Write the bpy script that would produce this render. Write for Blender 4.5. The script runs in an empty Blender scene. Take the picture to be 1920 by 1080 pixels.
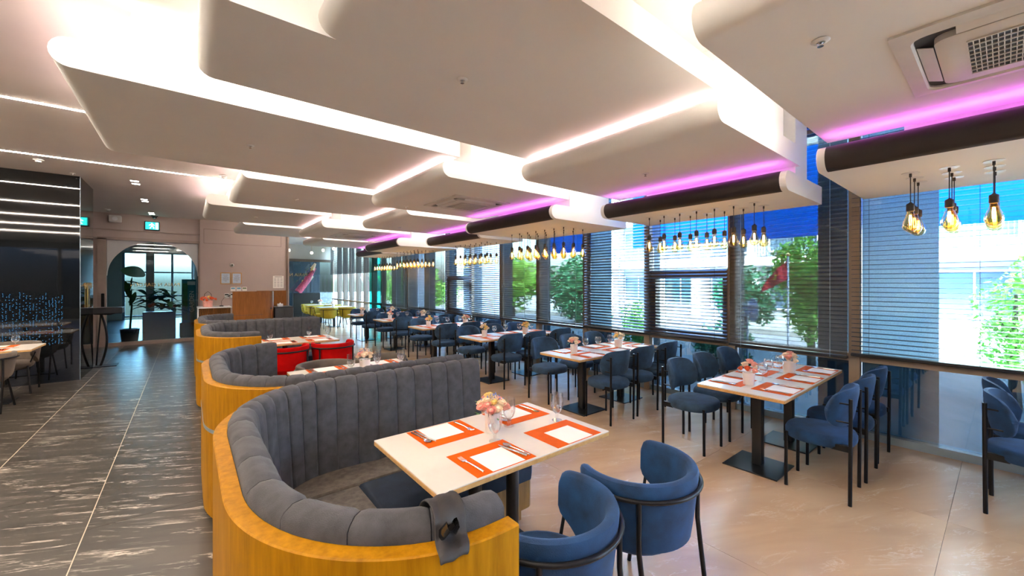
import bpy, bmesh, math, random
from mathutils import Vector, Matrix, noise

# ---------------------------------------------------------------- camera, world, light, exposure
SC = bpy.context.scene
COL = SC.collection
EYE = 1.62
cam_d = bpy.data.cameras.new('camera'); cam = bpy.data.objects.new('camera', cam_d); COL.objects.link(cam)
cam_d.sensor_width = 36.0; cam_d.lens = 750 / 1920 * 36.0
cam_d.shift_y = -10 / 1920
cam_d.clip_start = 0.02; cam_d.clip_end = 300
cam.location = (0, 0, EYE); cam.rotation_euler = (math.radians(90), 0, math.radians(-39))
SC.camera = cam

world = bpy.data.worlds.new('world'); SC.world = world; world.use_nodes = True
wn = world.node_tree.nodes; wl = world.node_tree.links
for n in list(wn): wn.remove(n)
wo = wn.new('ShaderNodeOutputWorld'); wb = wn.new('ShaderNodeBackground'); ws = wn.new('ShaderNodeTexSky')
ws.sky_type = 'NISHITA'; ws.sun_disc = False; ws.sun_elevation = math.radians(48); ws.sun_rotation = math.radians(250)
ws.air_density = 0.9; ws.dust_density = 6.0; ws.ozone_density = 1.0
wl.new(ws.outputs[0], wb.inputs[0]); wl.new(wb.outputs[0], wo.inputs[0])
SKY_STRENGTH = 2.35
wb.inputs[1].default_value = SKY_STRENGTH

sun_d = bpy.data.lights.new('sun', 'SUN'); sun = bpy.data.objects.new('sun', sun_d); COL.objects.link(sun)
sun_d.energy = 4.0; sun_d.angle = math.radians(1.5); sun_d.color = (1.0, 0.95, 0.88)
_sd = Vector((0.62, -0.30, -0.80)); sun.rotation_euler = _sd.to_track_quat('-Z', 'Y').to_euler()
sun.location = (-10, 6, 15)

LED_SLOT = 44.0        # ceiling slot strips
LED_COVE = 22.0        # warm strips on the hanging panels
LED_PINK = 5.5        # magenta strips behind the rounded edges
SC.view_settings.view_transform = 'Standard'; SC.view_settings.look = 'None'
SC.view_settings.exposure = 2.32; SC.view_settings.gamma = 1.0; SC.view_settings.use_curve_mapping = False
cy = SC.cycles
cy.use_denoising = True; cy.caustics_reflective = False; cy.caustics_refractive = False
cy.max_bounces = 10; cy.diffuse_bounces = 5; cy.glossy_bounces = 4; cy.transparent_max_bounces = 24; cy.transmission_bounces = 6
cy.sample_clamp_indirect = 6.0; cy.use_light_tree = True

rnd = random.Random(7)
PI = math.pi

# ---------------------------------------------------------------- materials
MATS = {}
def newmat(name):
    m = bpy.data.materials.new(name); m.use_nodes = True
    nt = m.node_tree
    for n in list(nt.nodes): nt.nodes.remove(n)
    out = nt.nodes.new('ShaderNodeOutputMaterial')
    MATS[name] = m
    return m, nt, out
def node(nt, t, **kw):
    n = nt.nodes.new(t)
    for k, v in kw.items(): setattr(n, k, v)
    return n
def coords(nt, kind='Object', scale=(1, 1, 1), rnd_off=False, rot=0.0):
    tc = node(nt, 'ShaderNodeTexCoord')
    mp = node(nt, 'ShaderNodeMapping'); mp.inputs['Scale'].default_value = scale
    src = tc.outputs[kind] if kind != 'World' else node(nt, 'ShaderNodeNewGeometry').outputs['Position']
    if rnd_off:
        oi = node(nt, 'ShaderNodeObjectInfo')
        mul = node(nt, 'ShaderNodeMath', operation='MULTIPLY'); mul.inputs[1].default_value = 37.0
        nt.links.new(oi.outputs['Random'], mul.inputs[0])
        ad = node(nt, 'ShaderNodeVectorMath', operation='ADD')
        nt.links.new(src, ad.inputs[0]); nt.links.new(mul.outputs[0], ad.inputs[1]); src = ad.outputs[0]
    if rot:
        m0 = node(nt, 'ShaderNodeMapping'); m0.inputs['Rotation'].default_value = (0, 0, rot); nt.links.new(src, m0.inputs['Vector']); src = m0.outputs[0]
    nt.links.new(src, mp.inputs['Vector'])
    return mp.outputs[0]
def ramp(nt, fac, stops):
    r = node(nt, 'ShaderNodeValToRGB')
    e = r.color_ramp.elements
    e[0].position, e[0].color = stops[0][0], (*stops[0][1], 1)
    e[1].position, e[1].color = stops[-1][0], (*stops[-1][1], 1)
    for p, c in stops[1:-1]:
        x = e.new(p); x.color = (*c, 1)
    nt.links.new(fac, r.inputs[0])
    return r.outputs[0]
def srgb(r, g, b):
    f = lambda c: (c / 255 / 12.92) if c / 255 <= 0.04045 else ((c / 255 + 0.055) / 1.055) ** 2.4
    return (f(r), f(g), f(b))
def pbr(name, color, rough=0.5, metal=0.0, var=0.12, nscale=8.0, bump=0.0, bscale=60.0, spec=0.5, sheen=0.0, stretch=(1, 1, 1), coat=0.0, emit=None, estr=0.0, coordk='Object', rnd_off=False):
    m, nt, out = newmat(name)
    b = node(nt, 'ShaderNodeBsdfPrincipled')
    b.inputs['Roughness'].default_value = rough; b.inputs['Metallic'].default_value = metal
    b.inputs['Specular IOR Level'].default_value = spec
    if sheen: b.inputs['Sheen Weight'].default_value = sheen; b.inputs['Sheen Roughness'].default_value = 0.4; b.inputs['Sheen Tint'].default_value = (*[min(1, c * 2.5 + .1) for c in color], 1)
    if coat: b.inputs['Coat Weight'].default_value = coat; b.inputs['Coat Roughness'].default_value = 0.08
    v = coords(nt, coordk, stretch, rnd_off)
    nz = node(nt, 'ShaderNodeTexNoise'); nz.inputs['Scale'].default_value = nscale; nz.inputs['Detail'].default_value = 4
    nt.links.new(v, nz.inputs['Vector'])
    lo = tuple(max(0, c * (1 - var)) for c in color); hi = tuple(min(1, c * (1 + var)) for c in color)
    nt.links.new(ramp(nt, nz.outputs[0], [(0.3, lo), (0.7, hi)]), b.inputs['Base Color'])
    if bump:
        n2 = node(nt, 'ShaderNodeTexNoise'); n2.inputs['Scale'].default_value = bscale; n2.inputs['Detail'].default_value = 3
        nt.links.new(v, n2.inputs['Vector'])
        bp = node(nt, 'ShaderNodeBump'); bp.inputs['Strength'].default_value = bump; bp.inputs['Distance'].default_value = 0.004
        nt.links.new(n2.outputs[0], bp.inputs['Height']); nt.links.new(bp.outputs[0], b.inputs['Normal'])
    if emit:
        b.inputs['Emission Color'].default_value = (*emit, 1); b.inputs['Emission Strength'].default_value = estr
    nt.links.new(b.outputs[0], out.inputs[0])
    return m
def emis(name, color, strength):
    m, nt, out = newmat(name)
    e = node(nt, 'ShaderNodeEmission'); e.inputs[0].default_value = (*color, 1); e.inputs[1].default_value = strength
    nt.links.new(e.outputs[0], out.inputs[0]); return m
def glassy(name, tint, gloss=0.08, rough=0.02, fres=True, emit=None, estr=0.0, diff=0.0):
    m, nt, out = newmat(name)
    t = node(nt, 'ShaderNodeBsdfTransparent'); t.inputs[0].default_value = (*tint, 1)
    g = node(nt, 'ShaderNodeBsdfGlossy'); g.inputs['Roughness'].default_value = rough; g.inputs[0].default_value = (1, 1, 1, 1)
    mx = node(nt, 'ShaderNodeMixShader')
    if fres:
        lw = node(nt, 'ShaderNodeLayerWeight'); lw.inputs[0].default_value = 0.25
        mu = node(nt, 'ShaderNodeMath', operation='MULTIPLY_ADD'); mu.inputs[1].default_value = 0.35; mu.inputs[2].default_value = gloss
        nt.links.new(lw.outputs['Fresnel'], mu.inputs[0]); nt.links.new(mu.outputs[0], mx.inputs[0])
    else: mx.inputs[0].default_value = gloss
    nt.links.new(t.outputs[0], mx.inputs[1]); nt.links.new(g.outputs[0], mx.inputs[2])
    res = mx.outputs[0]
    if diff:
        d = node(nt, 'ShaderNodeBsdfDiffuse'); d.inputs[0].default_value = (0.85, 0.85, 0.85, 1)
        m2 = node(nt, 'ShaderNodeMixShader'); m2.inputs[0].default_value = diff
        nt.links.new(res, m2.inputs[1]); nt.links.new(d.outputs[0], m2.inputs[2]); res = m2.outputs[0]
    if emit:
        e = node(nt, 'ShaderNodeEmission'); e.inputs[0].default_value = (*emit, 1); e.inputs[1].default_value = estr
        a = node(nt, 'ShaderNodeAddShader'); nt.links.new(res, a.inputs[0]); nt.links.new(e.outputs[0], a.inputs[1]); res = a.outputs[0]
    nt.links.new(res, out.inputs[0]); return m
def stone(name, base, base2, vein, vstretch, vthr, rough, vamt=1.0, rot=0.0):
    m, nt, out = newmat(name)
    b = node(nt, 'ShaderNodeBsdfPrincipled'); b.inputs['Roughness'].default_value = rough; b.inputs['Specular IOR Level'].default_value = 0.45
    v = coords(nt, 'World', vstretch, True, rot)
    n1 = node(nt, 'ShaderNodeTexNoise'); n1.inputs['Scale'].default_value = 1.6; n1.inputs['Detail'].default_value = 6; n1.inputs['Distortion'].default_value = 0.8
    nt.links.new(v, n1.inputs['Vector'])
    c1 = ramp(nt, n1.outputs[0], [(0.3, base), (0.7, base2)])
    n2 = node(nt, 'ShaderNodeTexNoise'); n2.inputs['Scale'].default_value = 2.6; n2.inputs['Detail'].default_value = 9; n2.inputs['Roughness'].default_value = 0.62; n2.inputs['Distortion'].default_value = 1.3
    nt.links.new(v, n2.inputs['Vector'])
    # thin ridges where the noise crosses 0.5
    s = node(nt, 'ShaderNodeMath', operation='SUBTRACT'); s.inputs[1].default_value = 0.53; nt.links.new(n2.outputs[0], s.inputs[0])
    a = node(nt, 'ShaderNodeMath', operation='ABSOLUTE'); nt.links.new(s.outputs[0], a.inputs[0])
    r = ramp(nt, a.outputs[0], [(0.0, (1, 1, 1)), (vthr, (0, 0, 0))])
    n3 = node(nt, 'ShaderNodeTexNoise'); n3.inputs['Scale'].default_value = 3.5; n3.inputs['Detail'].default_value = 3; nt.links.new(v, n3.inputs['Vector'])
    r3 = ramp(nt, n3.outputs[0], [(0.46, (0, 0, 0)), (0.66, (1, 1, 1))])
    mm = node(nt, 'ShaderNodeMath', operation='MULTIPLY'); nt.links.new(r, mm.inputs[0]); nt.links.new(r3, mm.inputs[1])
    m2 = node(nt, 'ShaderNodeMath', operation='MULTIPLY'); m2.inputs[1].default_value = vamt; nt.links.new(mm.outputs[0], m2.inputs[0])
    mix = node(nt, 'ShaderNodeMix', data_type='RGBA')
    nt.links.new(m2.outputs[0], mix.inputs[0]); nt.links.new(c1, mix.inputs[6]); mix.inputs[7].default_value = (*vein, 1)
    nt.links.new(mix.outputs[2], b.inputs['Base Color']); nt.links.new(b.outputs[0], out.inputs[0]); return m
def slatmat(name, color, openness):
    # dark enamelled slats with fine perforation: part of the light passes straight through
    m, nt, out = newmat(name)
    b = node(nt, 'ShaderNodeBsdfPrincipled'); b.inputs['Base Color'].default_value = (*color, 1); b.inputs['Roughness'].default_value = 0.38
    t = node(nt, 'ShaderNodeBsdfTransparent'); mx = node(nt, 'ShaderNodeMixShader'); mx.inputs[0].default_value = openness
    nt.links.new(b.outputs[0], mx.inputs[1]); nt.links.new(t.outputs[0], mx.inputs[2]); nt.links.new(mx.outputs[0], out.inputs[0]); return m
def wood(name, c1, c2, rough=0.35, scale=(6, 6, 0.6), coat=0.15):
    m, nt, out = newmat(name)
    b = node(nt, 'ShaderNodeBsdfPrincipled'); b.inputs['Roughness'].default_value = rough; b.inputs['Specular IOR Level'].default_value = 0.18; b.inputs['Coat Weight'].default_value = coat; b.inputs['Coat Roughness'].default_value = 0.2
    v = coords(nt, 'World', scale)
    n1 = node(nt, 'ShaderNodeTexNoise'); n1.inputs['Scale'].default_value = 6; n1.inputs['Detail'].default_value = 8; n1.inputs['Roughness'].default_value = 0.65
    nt.links.new(v, n1.inputs['Vector'])
    nt.links.new(ramp(nt, n1.outputs[0], [(0.3, c1), (0.7, c2)]), b.inputs['Base Color'])
    bp = node(nt, 'ShaderNodeBump'); bp.inputs['Strength'].default_value = 0.06; bp.inputs['Distance'].default_value = 0.002
    nt.links.new(n1.outputs[0], bp.inputs['Height']); nt.links.new(bp.outputs[0], b.inputs['Normal'])
    nt.links.new(b.outputs[0], out.inputs[0]); return m

M = MATS
stone('dark_tile', srgb(48, 44, 39), srgb(68, 62, 54), srgb(225, 216, 202), (0.6, 4.6, 1), 0.03, 0.30, 0.9, 0.5)
stone('beige_tile', srgb(184, 152, 117), srgb(210, 177, 140), srgb(236, 220, 198), (0.45, 1.9, 1), 0.012, 0.26, 0.5, 0.45)
pbr('grout_light', srgb(200, 190, 170), 0.8, var=0.06)
pbr('grout_dark', srgb(96, 84, 72), 0.8, var=0.06)
pbr('plaster', srgb(214, 208, 200), 0.85, var=0.02, nscale=3)
pbr('panel_white', srgb(236, 236, 232), 0.7, var=0.015, nscale=2, coordk='World')
pbr('ceiling_paint', srgb(226, 220, 214), 0.85, var=0.02, nscale=2)
pbr('edge_brown', srgb(46, 38, 36), 0.6, var=0.08)
pbr('pink_plaster', srgb(188, 170, 162), 0.85, var=0.03, nscale=2.5, bump=0.05)
pbr('taupe_frame', srgb(170, 152, 140), 0.5, var=0.04)
pbr('black_gloss', (0.006, 0.007, 0.008), 0.03, var=0.05, spec=0.9)
pbr('black_metal', (0.012, 0.012, 0.013), 0.42, metal=0.6, var=0.1, nscale=30)
pbr('black_satin', (0.012, 0.013, 0.014), 0.3, var=0.1)
pbr('black_plastic', (0.03, 0.03, 0.032), 0.5, var=0.1)
pbr('chrome', (0.75, 0.75, 0.76), 0.14, metal=1.0, var=0.03)
pbr('gold', srgb(196, 164, 100), 0.3, metal=1.0, var=0.06)
pbr('white_plastic', srgb(228, 228, 226), 0.4, var=0.02)
pbr('offwhite_plastic', srgb(216, 212, 205), 0.45, var=0.03)
pbr('grille_dark', (0.05, 0.05, 0.05), 0.6)
pbr('mullion', srgb(158, 138, 116), 0.5, var=0.05, nscale=5)
pbr('mullion_dark', srgb(112, 92, 76), 0.5, var=0.05)
pbr('slate_metal', srgb(72, 84, 96), 0.45, metal=0.2, var=0.05)
pbr('alu', srgb(150, 168, 180), 0.4, metal=0.6, var=0.04)
wood('oak_shell', srgb(140, 93, 0), srgb(178, 124, 6), 0.5, (6, 6, 0.6), 0.0)
wood('oak_edge', srgb(186, 140, 84), srgb(214, 170, 112), 0.4, (5, 5, 5))
wood('oak_base', srgb(118, 84, 44), srgb(146, 108, 62), 0.4)
wood('desk_wood', srgb(116, 70, 30), srgb(142, 90, 42), 0.4)
wood('fluted_wood', srgb(96, 58, 26), srgb(124, 80, 38), 0.45)
pbr('laminate', srgb(214, 206, 194), 0.32, var=0.015, nscale=30, coat=0.1)
pbr('grey_velvet', srgb(68, 68, 71), 0.9, var=0.26, nscale=20, bump=0.5, bscale=300, sheen=0.35, coordk='World')
pbr('grey_weave', srgb(92, 84, 75), 0.95, var=0.35, nscale=30, bump=0.6, bscale=380, sheen=0.15, coordk='World')
pbr('blue_velvet', srgb(8, 50, 88), 0.85, var=0.42, nscale=11, bump=0.3, bscale=260, sheen=0.5, rnd_off=True)
pbr('slate_velvet', srgb(36, 62, 86), 0.85, var=0.4, nscale=11, bump=0.3, bscale=260, sheen=0.4, rnd_off=True)
pbr('shaded_navy', srgb(20, 32, 48), 0.9, var=0.3, nscale=12, bump=0.3, bscale=240, sheen=0.3)
pbr('taupe_velvet', srgb(96, 86, 76), 0.88, var=0.16, nscale=9, bump=0.3, bscale=260, sheen=0.3, rnd_off=True)
pbr('red_velvet', srgb(176, 4, 4), 0.8, spec=0.1, var=0.14, nscale=8, bump=0.2, bscale=240, rnd_off=True)
pbr('mustard_velvet', srgb(176, 154, 36), 0.8, var=0.15, nscale=8, bump=0.2, bscale=240, sheen=0.3, rnd_off=True)
pbr('orange_mat', srgb(214, 88, 0), 0.7, spec=0.15, var=0.05, nscale=20, bump=0.05, bscale=300)
pbr('paper', srgb(246, 240, 232), 0.7, var=0.012)
pbr('umbrella_cloth', srgb(40, 36, 35), 0.6, var=0.25, nscale=20, bump=0.3, bscale=90)
pbr('ceramic', srgb(236, 226, 218), 0.35, var=0.03, coat=0.3)
pbr('rose_pink', srgb(244, 176, 160), 0.7, var=0.12, nscale=30)
pbr('rose_cream', srgb(248, 226, 196), 0.7, var=0.08, nscale=30)
pbr('rose_yellow', srgb(244, 214, 130), 0.7, var=0.1, nscale=30)
pbr('rose_orange', srgb(236, 110, 60), 0.7, var=0.12, nscale=30)
pbr('tiny_blue', srgb(120, 140, 200), 0.7, var=0.12)
pbr('leaf', srgb(72, 124, 44), 0.5, var=0.3, nscale=12)
pbr('leaf_dark', srgb(40, 92, 46), 0.4, var=0.3, nscale=12)
pbr('tree_leaf', srgb(120, 182, 62), 0.6, var=0.4, nscale=3, rnd_off=True)
pbr('tree_leaf_deep', srgb(58, 132, 84), 0.6, var=0.4, nscale=3, rnd_off=True)
pbr('bark', srgb(92, 76, 62), 0.9, var=0.3)
pbr('asphalt', srgb(110, 116, 120), 0.9, var=0.1, nscale=4)
pbr('paving', srgb(120, 124, 124), 0.85, var=0.12, nscale=5)
pbr('facade', srgb(222, 226, 228), 0.8, var=0.04, nscale=1.5)
pbr('facade_grey', srgb(150, 160, 168), 0.8, var=0.05, nscale=1.5)
pbr('facade_glass', srgb(70, 96, 118), 0.12, var=0.2, nscale=1.2, spec=0.8)
pbr('granite', srgb(196, 210, 222), 0.55, var=0.22, nscale=140)
pbr('flag_red', srgb(224, 24, 52), 0.7, var=0.06)
pbr('flag_yellow', srgb(248, 214, 70), 0.7, var=0.04)
pbr('sticker_white', srgb(200, 214, 232), 0.7, var=0.1, nscale=40)
pbr('print_grey', srgb(96, 90, 96), 0.7)
pbr('print_blue', srgb(90, 160, 196), 0.6)
pbr('print_green', srgb(120, 140, 96), 0.6)
pbr('art_magenta', srgb(178, 70, 96), 0.5, var=0.7, nscale=24)
pbr('banner_teal', srgb(46, 130, 140), 0.5, var=0.3, nscale=3)
pbr('teal_glass', srgb(20, 120, 112), 0.08, var=0.2, nscale=2, spec=0.8)
slatmat('slat_open', srgb(28, 32, 38), 0.06)
slatmat('slat_closed', srgb(24, 25, 28), 0.13)
glassy('window_glass', (0.80, 0.94, 0.98), 0.03)
glassy('lower_glass', (0.19, 0.26, 0.30), 0.10)
glassy('door_glass', (0.55, 0.68, 0.72), 0.05)
glassy('blue_glass', (0.012, 0.075, 0.14), 0.05)
glassy('teal_pane', (0.10, 0.42, 0.40), 0.12)
glassy('tint_glass', (0.20, 0.26, 0.28), 0.10)
glassy('clear_glass', (0.97, 0.97, 0.97), 0.05, 0.01)
glassy('frost_glass', (0.8, 0.72, 0.68), 0.03, 0.4, diff=0.75)
glassy('water', (0.93, 0.96, 0.97), 0.08, 0.01)
glassy('bulb_glass', (1.0, 0.80, 0.46), 0.05, 0.02)
emis('filament', (1.0, 0.62, 0.22), 9.0)
emis('led_slot', (1.0, 0.85, 0.71), LED_SLOT)
emis('led_cove', (1.0, 0.86, 0.73), LED_COVE)
emis('led_soft', (1.0, 0.84, 0.74), LED_COVE * 0.28)
emis('led_face_fill', (1.0, 0.88, 0.77), LED_COVE * 0.5)
emis('led_rose', (1.0, 0.66, 0.70), LED_COVE * 0.3)
emis('led_pink', (1.0, 0.62, 0.66), LED_PINK)
emis('led_purple', (0.82, 0.14, 0.88), LED_PINK)
emis('downlight', (1.0, 0.93, 0.82), 8.0)
emis('exit_green', (0.02, 0.5, 0.45), 0.8)
emis('exit_white', (0.9, 1.0, 1.0), 0.8)
emis('screen_white', (0.75, 0.9, 1.0), 2.0)
emis('sparkle_glow', (0.10, 0.40, 0.75), 0.28)
emis('globe', (1.0, 0.85, 0.6), 4.0)
# translucent blue sign film
m_, nt_, out_ = newmat('blue_film')
d_ = node(nt_, 'ShaderNodeBsdfDiffuse'); t_ = node(nt_, 'ShaderNodeBsdfTranslucent'); x_ = node(nt_, 'ShaderNodeMixShader'); x_.inputs[0].default_value = 0.6
d_.inputs[0].default_value = (*srgb(50, 150, 225), 1); t_.inputs[0].default_value = (*srgb(60, 165, 245), 1)
nt_.links.new(d_.outputs[0], x_.inputs[1]); nt_.links.new(t_.outputs[0], x_.inputs[2]); nt_.links.new(x_.outputs[0], out_.inputs[0])

# frosted window film: scatters the daylight from behind
m_, nt_, out_ = newmat('window_film')
d_ = node(nt_, 'ShaderNodeBsdfDiffuse'); t_ = node(nt_, 'ShaderNodeBsdfTranslucent'); x_ = node(nt_, 'ShaderNodeMixShader'); x_.inputs[0].default_value = 0.65
z_ = node(nt_, 'ShaderNodeTexNoise'); z_.inputs['Scale'].default_value = 260; c_ = ramp(nt_, z_.outputs[0], [(0.35, srgb(140, 154, 160)), (0.65, srgb(180, 190, 194))]); nt_.links.new(coords(nt_), z_.inputs['Vector'])
nt_.links.new(c_, d_.inputs[0]); nt_.links.new(c_, t_.inputs[0])
nt_.links.new(d_.outputs[0], x_.inputs[1]); nt_.links.new(t_.outputs[0], x_.inputs[2]); nt_.links.new(x_.outputs[0], out_.inputs[0])

# ---------------------------------------------------------------- mesh helpers
class MB:
    def __init__(self): self.v = []; self.f = []
    def add(self, vs, fs):
        o = len(self.v); self.v.extend([tuple(p) for p in vs]); self.f.extend([tuple(i + o for i in q) for q in fs]); return self
    def box(self, x0, x1, y0, y1, z0, z1):
        return self.add([(x0, y0, z0), (x1, y0, z0), (x1, y1, z0), (x0, y1, z0), (x0, y0, z1), (x1, y0, z1), (x1, y1, z1), (x0, y1, z1)],
                        [(0, 3, 2, 1), (4, 5, 6, 7), (0, 1, 5, 4), (1, 2, 6, 5), (2, 3, 7, 6), (3, 0, 4, 7)])
    def rbox(self, x0, x1, y0, y1, z0, z1, r, seg=2):
        bm = bmesh.new(); bmesh.ops.create_cube(bm, size=1.0)
        for v in bm.verts:
            v.co = Vector((x0 if v.co.x < 0 else x1, y0 if v.co.y < 0 else y1, z0 if v.co.z < 0 else z1))
        bmesh.ops.bevel(bm, geom=list(bm.edges), offset=r, segments=seg, profile=0.5, affect='EDGES')
        return self.bm(bm)
    def bm(self, bm):
        bm.verts.index_update(); o = len(self.v)
        self.v.extend([tuple(v.co) for v in bm.verts]); self.f.extend([tuple(v.index + o for v in f.verts) for f in bm.faces]); bm.free(); return self
    def tube(self, pts, r, n=8, caps=True, closed=False):
        pts = [Vector(p) for p in pts]; N = len(pts); rs = r if isinstance(r, (list, tuple)) else [r] * N
        o = len(self.v); up = None; rings = []
        for i, p in enumerate(pts):
            a = pts[i - 1] if (i > 0 or closed) else p; b = pts[(i + 1) % N] if (i < N - 1 or closed) else p
            d = (b - a).normalized()
            if up is None: up = Vector((0, 0, 1)) if abs(d.z) < 0.95 else Vector((1, 0, 0))
            s = d.cross(up); s = s.normalized() if s.length > 1e-6 else Vector((1, 0, 0)); u2 = s.cross(d).normalized(); up = u2
            self.v.extend([tuple(p + (s * math.cos(t) + u2 * math.sin(t)) * rs[i]) for t in [2 * PI * k / n for k in range(n)]])
        L = N if closed else N - 1
        for i in range(L):
            for k in range(n):
                a = o + i * n + k; b = o + i * n + (k + 1) % n; j = (i + 1) % N
                self.f.append((a, b, o + j * n + (k + 1) % n, o + j * n + k))
        if caps and not closed:
            self.f.append(tuple(o + k for k in reversed(range(n)))); self.f.append(tuple(o + (N - 1) * n + k for k in range(n)))
        return self
    def lathe(self, prof, n=16, c=(0, 0, 0), sx=1.0, sy=1.0, cap0=True, cap1=True):
        o = len(self.v)
        for r, z in prof:
            for k in range(n):
                t = 2 * PI * k / n; self.v.append((c[0] + r * sx * math.cos(t), c[1] + r * sy * math.sin(t), c[2] + z))
        for i in range(len(prof) - 1):
            for k in range(n):
                self.f.append((o + i * n + k, o + i * n + (k + 1) % n, o + (i + 1) * n + (k + 1) % n, o + (i + 1) * n + k))
        if cap0: self.f.append(tuple(o + k for k in reversed(range(n))))
        if cap1: self.f.append(tuple(o + (len(prof) - 1) * n + k for k in range(n)))
        return self
    def prism(self, poly, z0, z1):
        n = len(poly); o = len(self.v)
        self.v.extend([(x, y, z0) for x, y in poly]); self.v.extend([(x, y, z1) for x, y in poly])
        self.f.append(tuple(o + i for i in reversed(range(n)))); self.f.append(tuple(o + n + i for i in range(n)))
        for i in range(n): self.f.append((o + i, o + (i + 1) % n, o + n + (i + 1) % n, o + n + i))
        return self
    def grid(self, rows, close_u=False, close_v=False):
        o = len(self.v); nu = len(rows); nv = len(rows[0])
        for r in rows: self.v.extend([tuple(p) for p in r])
        for i in range(nu if close_u else nu - 1):
            for k in range(nv if close_v else nv - 1):
                i2 = (i + 1) % nu; k2 = (k + 1) % nv
                self.f.append((o + i * nv + k, o + i * nv + k2, o + i2 * nv + k2, o + i2 * nv + k))
        return self
    def cap(self, idx): self.f.append(tuple(idx)); return self
    def xf(self, mat):
        self.v = [tuple(mat @ Vector(p)) for p in self.v]; return self
    def build(self, name, mat, parent=None, smooth=None, fix=False):
        me = bpy.data.meshes.new(name); me.from_pydata(self.v, [], self.f); me.update()
        if fix:
            bm = bmesh.new(); bm.from_mesh(me); bmesh.ops.recalc_face_normals(bm, faces=bm.faces); bm.to_mesh(me); bm.free()
        ob = bpy.data.objects.new(name, me); COL.objects.link(ob); ob.parent = parent
        if mat: me.materials.append(M[mat])
        if smooth:
            me.shade_smooth(); me.set_sharp_from_angle(angle=math.radians(smooth))
        return ob
def empty(name, loc=(0, 0, 0), rz=0.0):
    o = bpy.data.objects.new(name, None); COL.objects.link(o); o.location = loc; o.rotation_euler = (0, 0, rz); o.empty_display_size = 0.1; return o
def tag(o, label, cat, group=None):
    o['label'] = label; o['category'] = cat
    if group: o['group'] = group
    return o
def struct(o): o['kind'] = 'structure'; return o
def copy_tree(o, parent=None):
    c = o.copy(); COL.objects.link(c); c.parent = parent
    for ch in o.children: copy_tree(ch, c)
    return c
def place(o, loc, rz=0.0, label=None, cat=None, group=None):
    o.location = loc; o.rotation_euler = (0, 0, rz)
    if label: o['label'] = label
    if cat: o['category'] = cat
    if group: o['group'] = group
    return o
class Proto:
    # first use moves the source itself, later uses copy it with all parts
    def __init__(self, root): self.root = root; self.used = False
    def put(self, loc, rz, label, cat, group=None):
        o = self.root if not self.used else copy_tree(self.root)
        self.used = True
        return place(o, loc, rz, label, cat, group)
def remat(o, old, new):
    for ch in [o] + list(o.children_recursive):
        if ch.type == 'MESH' and ch.data.materials and ch.data.materials[0] == M[old]:
            ch.data = ch.data.copy(); ch.data.materials[0] = M[new]
    return o
def text_mesh(name, body, size, mat, parent, loc, rot, ext=0.002, align='CENTER', mirror=False):
    cu = bpy.data.curves.new(name, 'FONT'); cu.body = body; cu.size = size; cu.extrude = ext; cu.align_x = align; cu.align_y = 'CENTER'; cu.resolution_u = 2
    t = bpy.data.objects.new(name, cu); COL.objects.link(t)
    dg = bpy.context.evaluated_depsgraph_get(); me = bpy.data.meshes.new_from_object(t.evaluated_get(dg))
    bpy.data.objects.remove(t); bpy.data.curves.remove(cu)
    o = bpy.data.objects.new(name, me); COL.objects.link(o); me.materials.clear(); me.materials.append(M[mat])
    o.parent = parent; o.location = loc; o.rotation_euler = rot
    if mirror: o.scale = (-1, 1, 1)
    return o
ORD = ['first', 'second', 'third', 'fourth', 'fifth', 'sixth', 'seventh', 'eighth', 'ninth', 'tenth']
# ================================================================= SETTING
CEIL = 3.39
WX = 5.52                     # window plane
# ---------------------------------------------------------------- floor with tiles
fl = struct(MB().box(-7, 0.23, -6.5, 24, -0.09, -0.0022).build('floor', 'grout_light'))
MB().box(0.23, 5.6, -6.5, 21, -0.09, -0.0016).build('grout_bed', 'grout_dark', fl)
def tile_mesh(w, l, mat):
    me = MB().add([(0, 0, -0.03), (w, 0, -0.03), (w, l, -0.03), (0, l, -0.03), (0, 0, -0.001), (w, 0, -0.001), (w, l, -0.001), (0, l, -0.001),
                   (0.001, 0.001, 0), (w - 0.001, 0.001, 0), (w - 0.001, l - 0.001, 0), (0.001, l - 0.001, 0)],
                  [(0, 3, 2, 1), (0, 1, 5, 4), (1, 2, 6, 5), (2, 3, 7, 6), (3, 0, 4, 7), (4, 5, 9, 8), (5, 6, 10, 9), (6, 7, 11, 10), (7, 4, 8, 11), (8, 9, 10, 11)])
    o = me.build('floor_tile', mat, fl); return o
TW = 0.753; src = None
for i in range(10):
    x0 = -7.30 + TW * i
    for k in range(20):
        y0 = -6.0 + 1.506 * k + (0.753 if i % 2 else 0)
        if y0 > 22.4: continue
        if src is None: src = tile_mesh(TW - 0.006, 1.5055, 'dark_tile'); o = src
        else: o = src.copy(); COL.objects.link(o)
        o.location = (x0 + 0.003, y0, 0)
src = None
for i in range(4):
    for k in range(19):
        x0 = 0.2505 + [0, 0.75, 2.25, 3.75][i]; y0 = -4.25 + 1.5 * k
        if y0 > 20: continue
        wd = 0.748 if i == 0 else 1.4985
        if i == 0:
            if k == 0: src0 = tile_mesh(0.7285, 1.4985, 'beige_tile'); o = src0
            else: o = src0.copy(); COL.objects.link(o)
            o.location = (x0 + 0.02, y0, 0)
        else:
            if src is None: src = tile_mesh(1.4985, 1.4985, 'beige_tile'); o = src
            else: o = src.copy(); COL.objects.link(o)
            o.location = (x0, y0, 0)

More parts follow.
